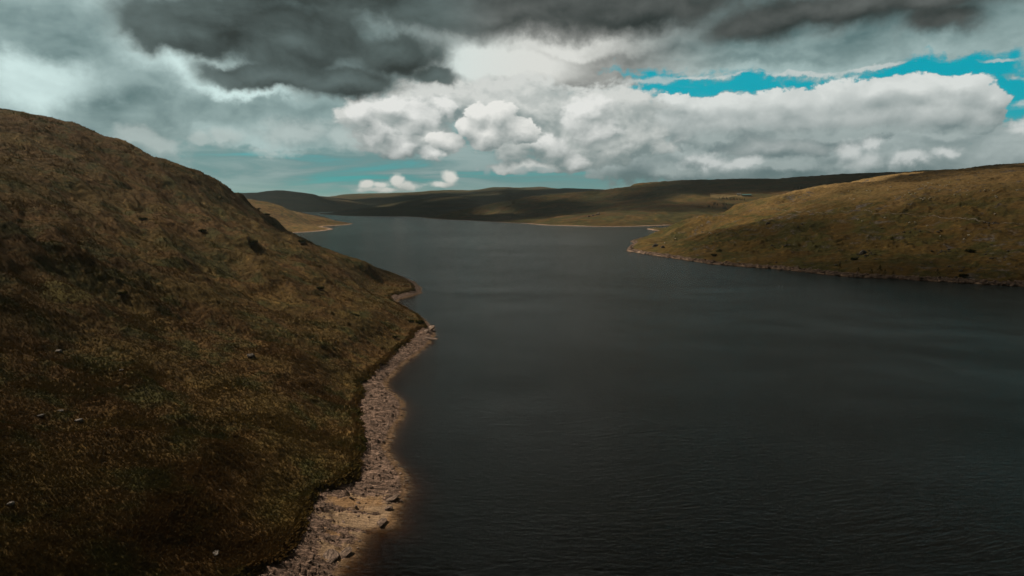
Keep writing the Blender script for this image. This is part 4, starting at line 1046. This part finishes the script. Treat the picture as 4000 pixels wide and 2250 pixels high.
    # centre: pale sheet behind, then the bright heads
    addheap([(1480, 470, 200, 90), (1750, 400, 330, 110), (2050, 420, 330, 130), (2350, 450, 300, 130), (2200, 560, 330, 100), (1620, 560, 240, 70), (2400, 560, 250, 90), (2080, 655, 200, 26)],
            (0.20, 0.26, 0.26), (0.66, 0.68, 0.65), base=0.55, k=0.4, edge=(0.0, 0.35), wv=0.05, fall=(480, 700, -0.30))
    addheap([(1430, 455, 90, 55), (1500, 520, 85, 60), (1580, 575, 90, 55), (1690, 605, 70, 36), (1620, 470, 110, 70), (1740, 425, 80, 50), (2240, 620, 70, 44), (2170, 560, 110, 60), (2330, 520, 110, 70), (2280, 440, 140, 70), (1560, 430, 120, 50)],
            (0.20, 0.25, 0.25), WHITE, base=0.56, k=0.3, fall=(500, 680, -0.28), edge=(-0.05, 0.5), amp=1.4, wv=0.044, small=0.7, big=0.6)
    addheap([(1850, 440, 62, 46), (1955, 455, 80, 56), (2030, 510, 85, 56), (1900, 535, 95, 55), (1830, 500, 70, 45), (1760, 560, 90, 40)],
            (0.22, 0.27, 0.27), (0.84, 0.84, 0.80), base=0.60, k=0.22, fall=(450, 620, -0.30), edge=(0.0, 0.22), amp=1.25, wv=0.036, small=0.7, big=0.6)
    addheap([(1432, 714, 40, 26), (1490, 718, 50, 20), (1553, 702, 36, 32), (1588, 722, 56, 22), (1500, 736, 130, 13), (1757, 690, 36, 32), (1725, 716, 70, 16)],
            (0.30, 0.37, 0.36), (0.82, 0.82, 0.76), base=0.64, k=0.25, fall=(690, 745, -0.40), small=0.6, amp=1.1, big=0.5, edge=(-0.15, 0.7), wv=0.022)
    addheap([(1915, 672, 26, 18), (1870, 660, 14, 8), (2040, 672, 44, 20), (2120, 668, 70, 16)], (0.14, 0.22, 0.23), (0.34, 0.42, 0.42), base=0.3, edge=(0.0, 0.8), opacity=0.7, amp=1.3)

    # 4 dark ragged cloud
    DK = [(1150, 150, 430, 170), (1350, 325, 330, 80), (1560, 220, 250, 130), (1700, 300, 110, 45), (900, 80, 430, 120), (2000, 40, 700, 110), (2500, 30, 700, 90), (2950, 90, 330, 80),
        (3100, 35, 520, 95), (3680, 75, 240, 70), (3650, 0, 500, 75), (2420, 55, 520, 95), (3350, 15, 600, 80), (1400, -100, 1500, 200), (3000, -150, 1500, 190), (1050, 300, 360, 60), (700, 120, 380, 120)]
    dark = blobs(warped(0.05), DK, 0.3); dark1 = blobs(g.vm('ADD', warped(0.05), (-0.01, 0.02, 0.0)), DK, 0.3)
    dark = dark.max(-0.4); dark1 = dark1.max(-0.4)
    soft = az.step(-0.12, 0.0)
    fld = dark * 1.3 + (h0 - 0.83) * 0.5 + (sh_n - 0.5) * 0.55
    a_dk = g.mix(soft, g.vec(fld.step(-0.05, 0.55), 0, 0), g.vec(fld.step(-0.15, 0.80), 0, 0))
    a_dk = g.sep(a_dk)[0]
    a_dk = a_dk.max(el.step(0.245, 0.295))
    dkb = (sh_n.lin(0.32, 0.72) * 0.55 + rs * 0.22 + 0.16 + (dark1 - dark) * -0.5 - dark * 0.14).clamp()
    c_dk = g.mix(dkb, (0.028, 0.037, 0.035), g.mix(soft, (0.175, 0.235, 0.23), (0.19, 0.205, 0.195)))
    layers.append((a_dk, c_dk))

    col, cov = c_st, a_st
    for a, c in layers[1:]:
        col = g.mix(a, col, c); cov = 1.0 - (1.0 - cov) * (1.0 - a)
    bs = g.n('ShaderNodeBackground'); g.put(bs.inputs[0], blue); bs.inputs[1].default_value = 0.10
    bc = g.n('ShaderNodeBackground'); g.put(bc.inputs[0], col); bc.inputs[1].default_value = 1.0
    mx = g.n('ShaderNodeMixShader'); g.put(mx.inputs[0], cov); nt.links.new(bs.outputs[0], mx.inputs[1]); nt.links.new(bc.outputs[0], mx.inputs[2])
    return mx.outputs[0]

def gate(f, a, b):
    mx = g.n('ShaderNodeMixShader'); g.put(mx.inputs[0], f); nt.links.new(a, mx.inputs[1]); nt.links.new(b, mx.inputs[2]); return mx.outputs[0]
cuts = [1150, 2000, 2800]
R = [tree(a, b) for a, b in zip([-1500] + cuts, cuts + [5500])]
S = R[0]
for c, t in zip(cuts, R[1:]):
    S = gate(az._m('GREATER_THAN', azel(c, 500)[0]), S, t)
# the cloud cover overhead, behind and to the sides, outside the photograph
cn = g.noise(g.vec(x / (z.max(0.0) + 0.25), y / (z.max(0.0) + 0.25)), 1.1, 4, 0.55)
bo = g.n('ShaderNodeBackground'); g.put(bo.inputs[0], g.mix(cn.step(0.35, 0.68), (0.016, 0.018, 0.016), (0.070, 0.075, 0.066))); bo.inputs[1].default_value = 1.0
out_ = el._m('GREATER_THAN', 0.31).max(el._m('LESS_THAN', -0.02)).max(az._m('ABSOLUTE')._m('GREATER_THAN', 1.0))
S = gate(out_, S, bo.outputs[0])
nt.links.new(S, wo.inputs['Surface'])
w.cycles.sampling_method = 'MANUAL'; w.cycles.sample_map_resolution = 512
DIM = '3D'
HAZE = 0.00004
# ================================================================== unseen cloud deck added overhead, its gaps shaped to place the sun patches
def shade_deck(alt=2600.0):
    xs = np.arange(-5600, 7000, 60.0); ys = np.arange(-1500, 8200, 60.0)
    GX_, GY_ = np.meshgrid(xs, ys)          # the ground that each piece of cloud shades
    def gs(x, y, rx, ry, rot=0):
        c, s_ = math.cos(math.radians(rot)), math.sin(math.radians(rot))
        u = (GX_ - x) * c + (GY_ - y) * s_; v = -(GX_ - x) * s_ + (GY_ - y) * c
        return np.exp(-((u / rx) ** 2 + (v / ry) ** 2))
    n = fbm(GX_, GY_, 900, 5, 0.55, 901)
    dens = 0.85 + 1.5 * n
    k = np.minimum(1, 1.15 * gs(-140, 250, 260, 260)); k2 = np.minimum(1, 1.15 * gs(650, 640, 560, 270, 8)); dens = dens * (1 - k2) + 0.78 * k2; dens = dens * (1 - k) + 0.54 * k          # even thin cover over the near hillside
    for L in LIT: dens = dens - L[0] * gs(*L[1:])
    for L in SHADE: dens = dens + L[0] * gs(*L[1:])
    dens = smooth(0.05, 1.1, dens)
    off = 1 / SUN[2] * alt
    DX = GX_ + SUN[0] * off; DY = GY_ + SUN[1] * off
    keep = (dens > 0.03) & (np.hypot(DX, DY) < 8700)
    lump = 60 * fbm(GX_, GY_, 420, 4, 0.55, 905)
    bot = alt - 70 * dens + 0.5 * lump; top = alt + 260 * dens + lump
    co = []; fs = []; at = []
    ny, nx = DX.shape; N = nx * ny
    idx = np.arange(N).reshape(ny, nx)
    q = np.stack([idx[:-1, :-1], idx[:-1, 1:], idx[1:, 1:], idx[1:, :-1]], -1).reshape(-1, 4)
    q = q[keep[:-1, :-1].reshape(-1) & keep[1:, 1:].reshape(-1)]
    def lay(zz): return np.stack([GX_ + SUN[0] / SUN[2] * (zz - 25), GY_ + SUN[1] / SUN[2] * (zz - 25), zz], -1).reshape(-1, 3)
    P0 = lay(bot); P1 = lay(top)
    me = make_mesh('shade_clouds', np.r_[P0, P1].astype(np.float32), np.r_[q[:, ::-1], q + N].astype(np.int32))
    a = me.attributes.new('cover', 'FLOAT', 'POINT'); a.data.foreach_set('value', np.r_[dens.ravel(), dens.ravel()].astype(np.float32))
    m, g, out = new_mat('shade_cloud')
    d = g.attr('cover')
    t = g.n('ShaderNodeBsdfTransparent'); df = g.n('ShaderNodeBsdfDiffuse'); df.inputs[0].default_value = (0.8, 0.8, 0.8, 1)
    tl = g.n('ShaderNodeBsdfTranslucent'); tl.inputs[0].default_value = (0.8, 0.8, 0.8, 1)
    m1 = g.n('ShaderNodeMixShader'); m1.inputs[0].default_value = 0.015
    g.nt.links.new(df.outputs[0], m1.inputs[1]); g.nt.links.new(tl.outputs[0], m1.inputs[2])
    m2 = g.n('ShaderNodeMixShader'); g.put(m2.inputs[0], d.pow(1.3) * DECK_OPACITY); g.nt.links.new(t.outputs[0], m2.inputs[1]); g.nt.links.new(m1.outputs[0], m2.inputs[2])
    g.nt.links.new(m2.outputs[0], out.inputs['Surface'])
    link('shade_clouds', me, m, kind='structure', label='unseen cloud deck shaped to throw patches of shade on the land')
DECK_OPACITY = 0.86     # per side
LIT = [(2.3, 900, 1270, 620, 75, 6), (2.3, 330, 1000, 340, 80, 43), (1.5, 300, 1370, 110, 90), (1.15, -420, 1250, 200, 330, 20), (0.9, 300, 1790, 420, 42, -12), (1.3, -60, 2420, 90, 200, 20), 
       (0.30, -230, 380, 170, 150, 0), (0.9, -42, 140, 30, 200), (0.14, -110, 330, 140, 120), (0.35, 240, 2700, 600, 70, 0), (1.1, 1650, 2500, 160, 60), (0.20, 520, 700, 520, 260, 10), (1.2, 300, 7300, 500, 200), (1.0, -2300, 5000, 300, 100)]
SHADE = [(0.35, 1200, 2900, 1800, 600), (0.6, 0, 3600, 2500, 700), (1.5, -1500, 5200, 2200, 800), (0.10, -150, 90, 120, 110), (0.35, 750, 1010, 450, 90, 8), (0.0, 620, 600, 480, 200, 8), (0.9, 1100, 1750, 700, 200, 5), (0.4, 700, 2300, 500, 200), (0.8, 0, 6700, 3000, 400)]
shade_deck()

# haze: thin even air over the whole scene
if HAZE > 0:
    m, g, out = new_mat('air'); pv = g.n('ShaderNodeVolumePrincipled')
    pv.inputs['Color'].default_value = (0.75, 0.95, 1.0, 1); pv.inputs['Density'].default_value = HAZE; pv.inputs['Anisotropy'].default_value = 0.3
    g.nt.links.new(pv.outputs[0], out.inputs['Volume'])
    link('haze', box_mesh('haze', (-31000, -7000, -42), (31000, 41000, 300)), m, kind='stuff')
# ================================================================== camera, sun, render
cam = bpy.data.cameras.new('camera'); co = bpy.data.objects.new('camera', cam); COL.objects.link(co)
cam.sensor_width = 36.0; cam.lens = F / 4000 * 36.0; cam.clip_end = 60000; cam.clip_start = 0.5
co.location = (0, 0, H); co.rotation_euler = (math.pi / 2 - P, 0, 0)
SC.camera = co
sun = bpy.data.lights.new('sun', 'SUN'); sun.energy = SUN_E; sun.angle = math.radians(0.5); sun.color = (1.0, 0.86, 0.68)
so = bpy.data.objects.new('sun', sun); COL.objects.link(so)
from mathutils import Vector
so.rotation_euler = Vector(SUN).to_track_quat('Z', 'Y').to_euler()
SC.view_settings.view_transform = 'Standard'; SC.view_settings.look = 'None'; SC.view_settings.exposure = 0.0; SC.view_settings.gamma = 1.0
SC.cycles.max_bounces = 6; SC.cycles.diffuse_bounces = 2; SC.cycles.glossy_bounces = 3; SC.cycles.transparent_max_bounces = 10; SC.cycles.volume_bounces = 1
SC.cycles.use_denoising = True
SC.cycles.caustics_reflective = False; SC.cycles.caustics_refractive = False
print('built', round(time.time() - T0, 1))
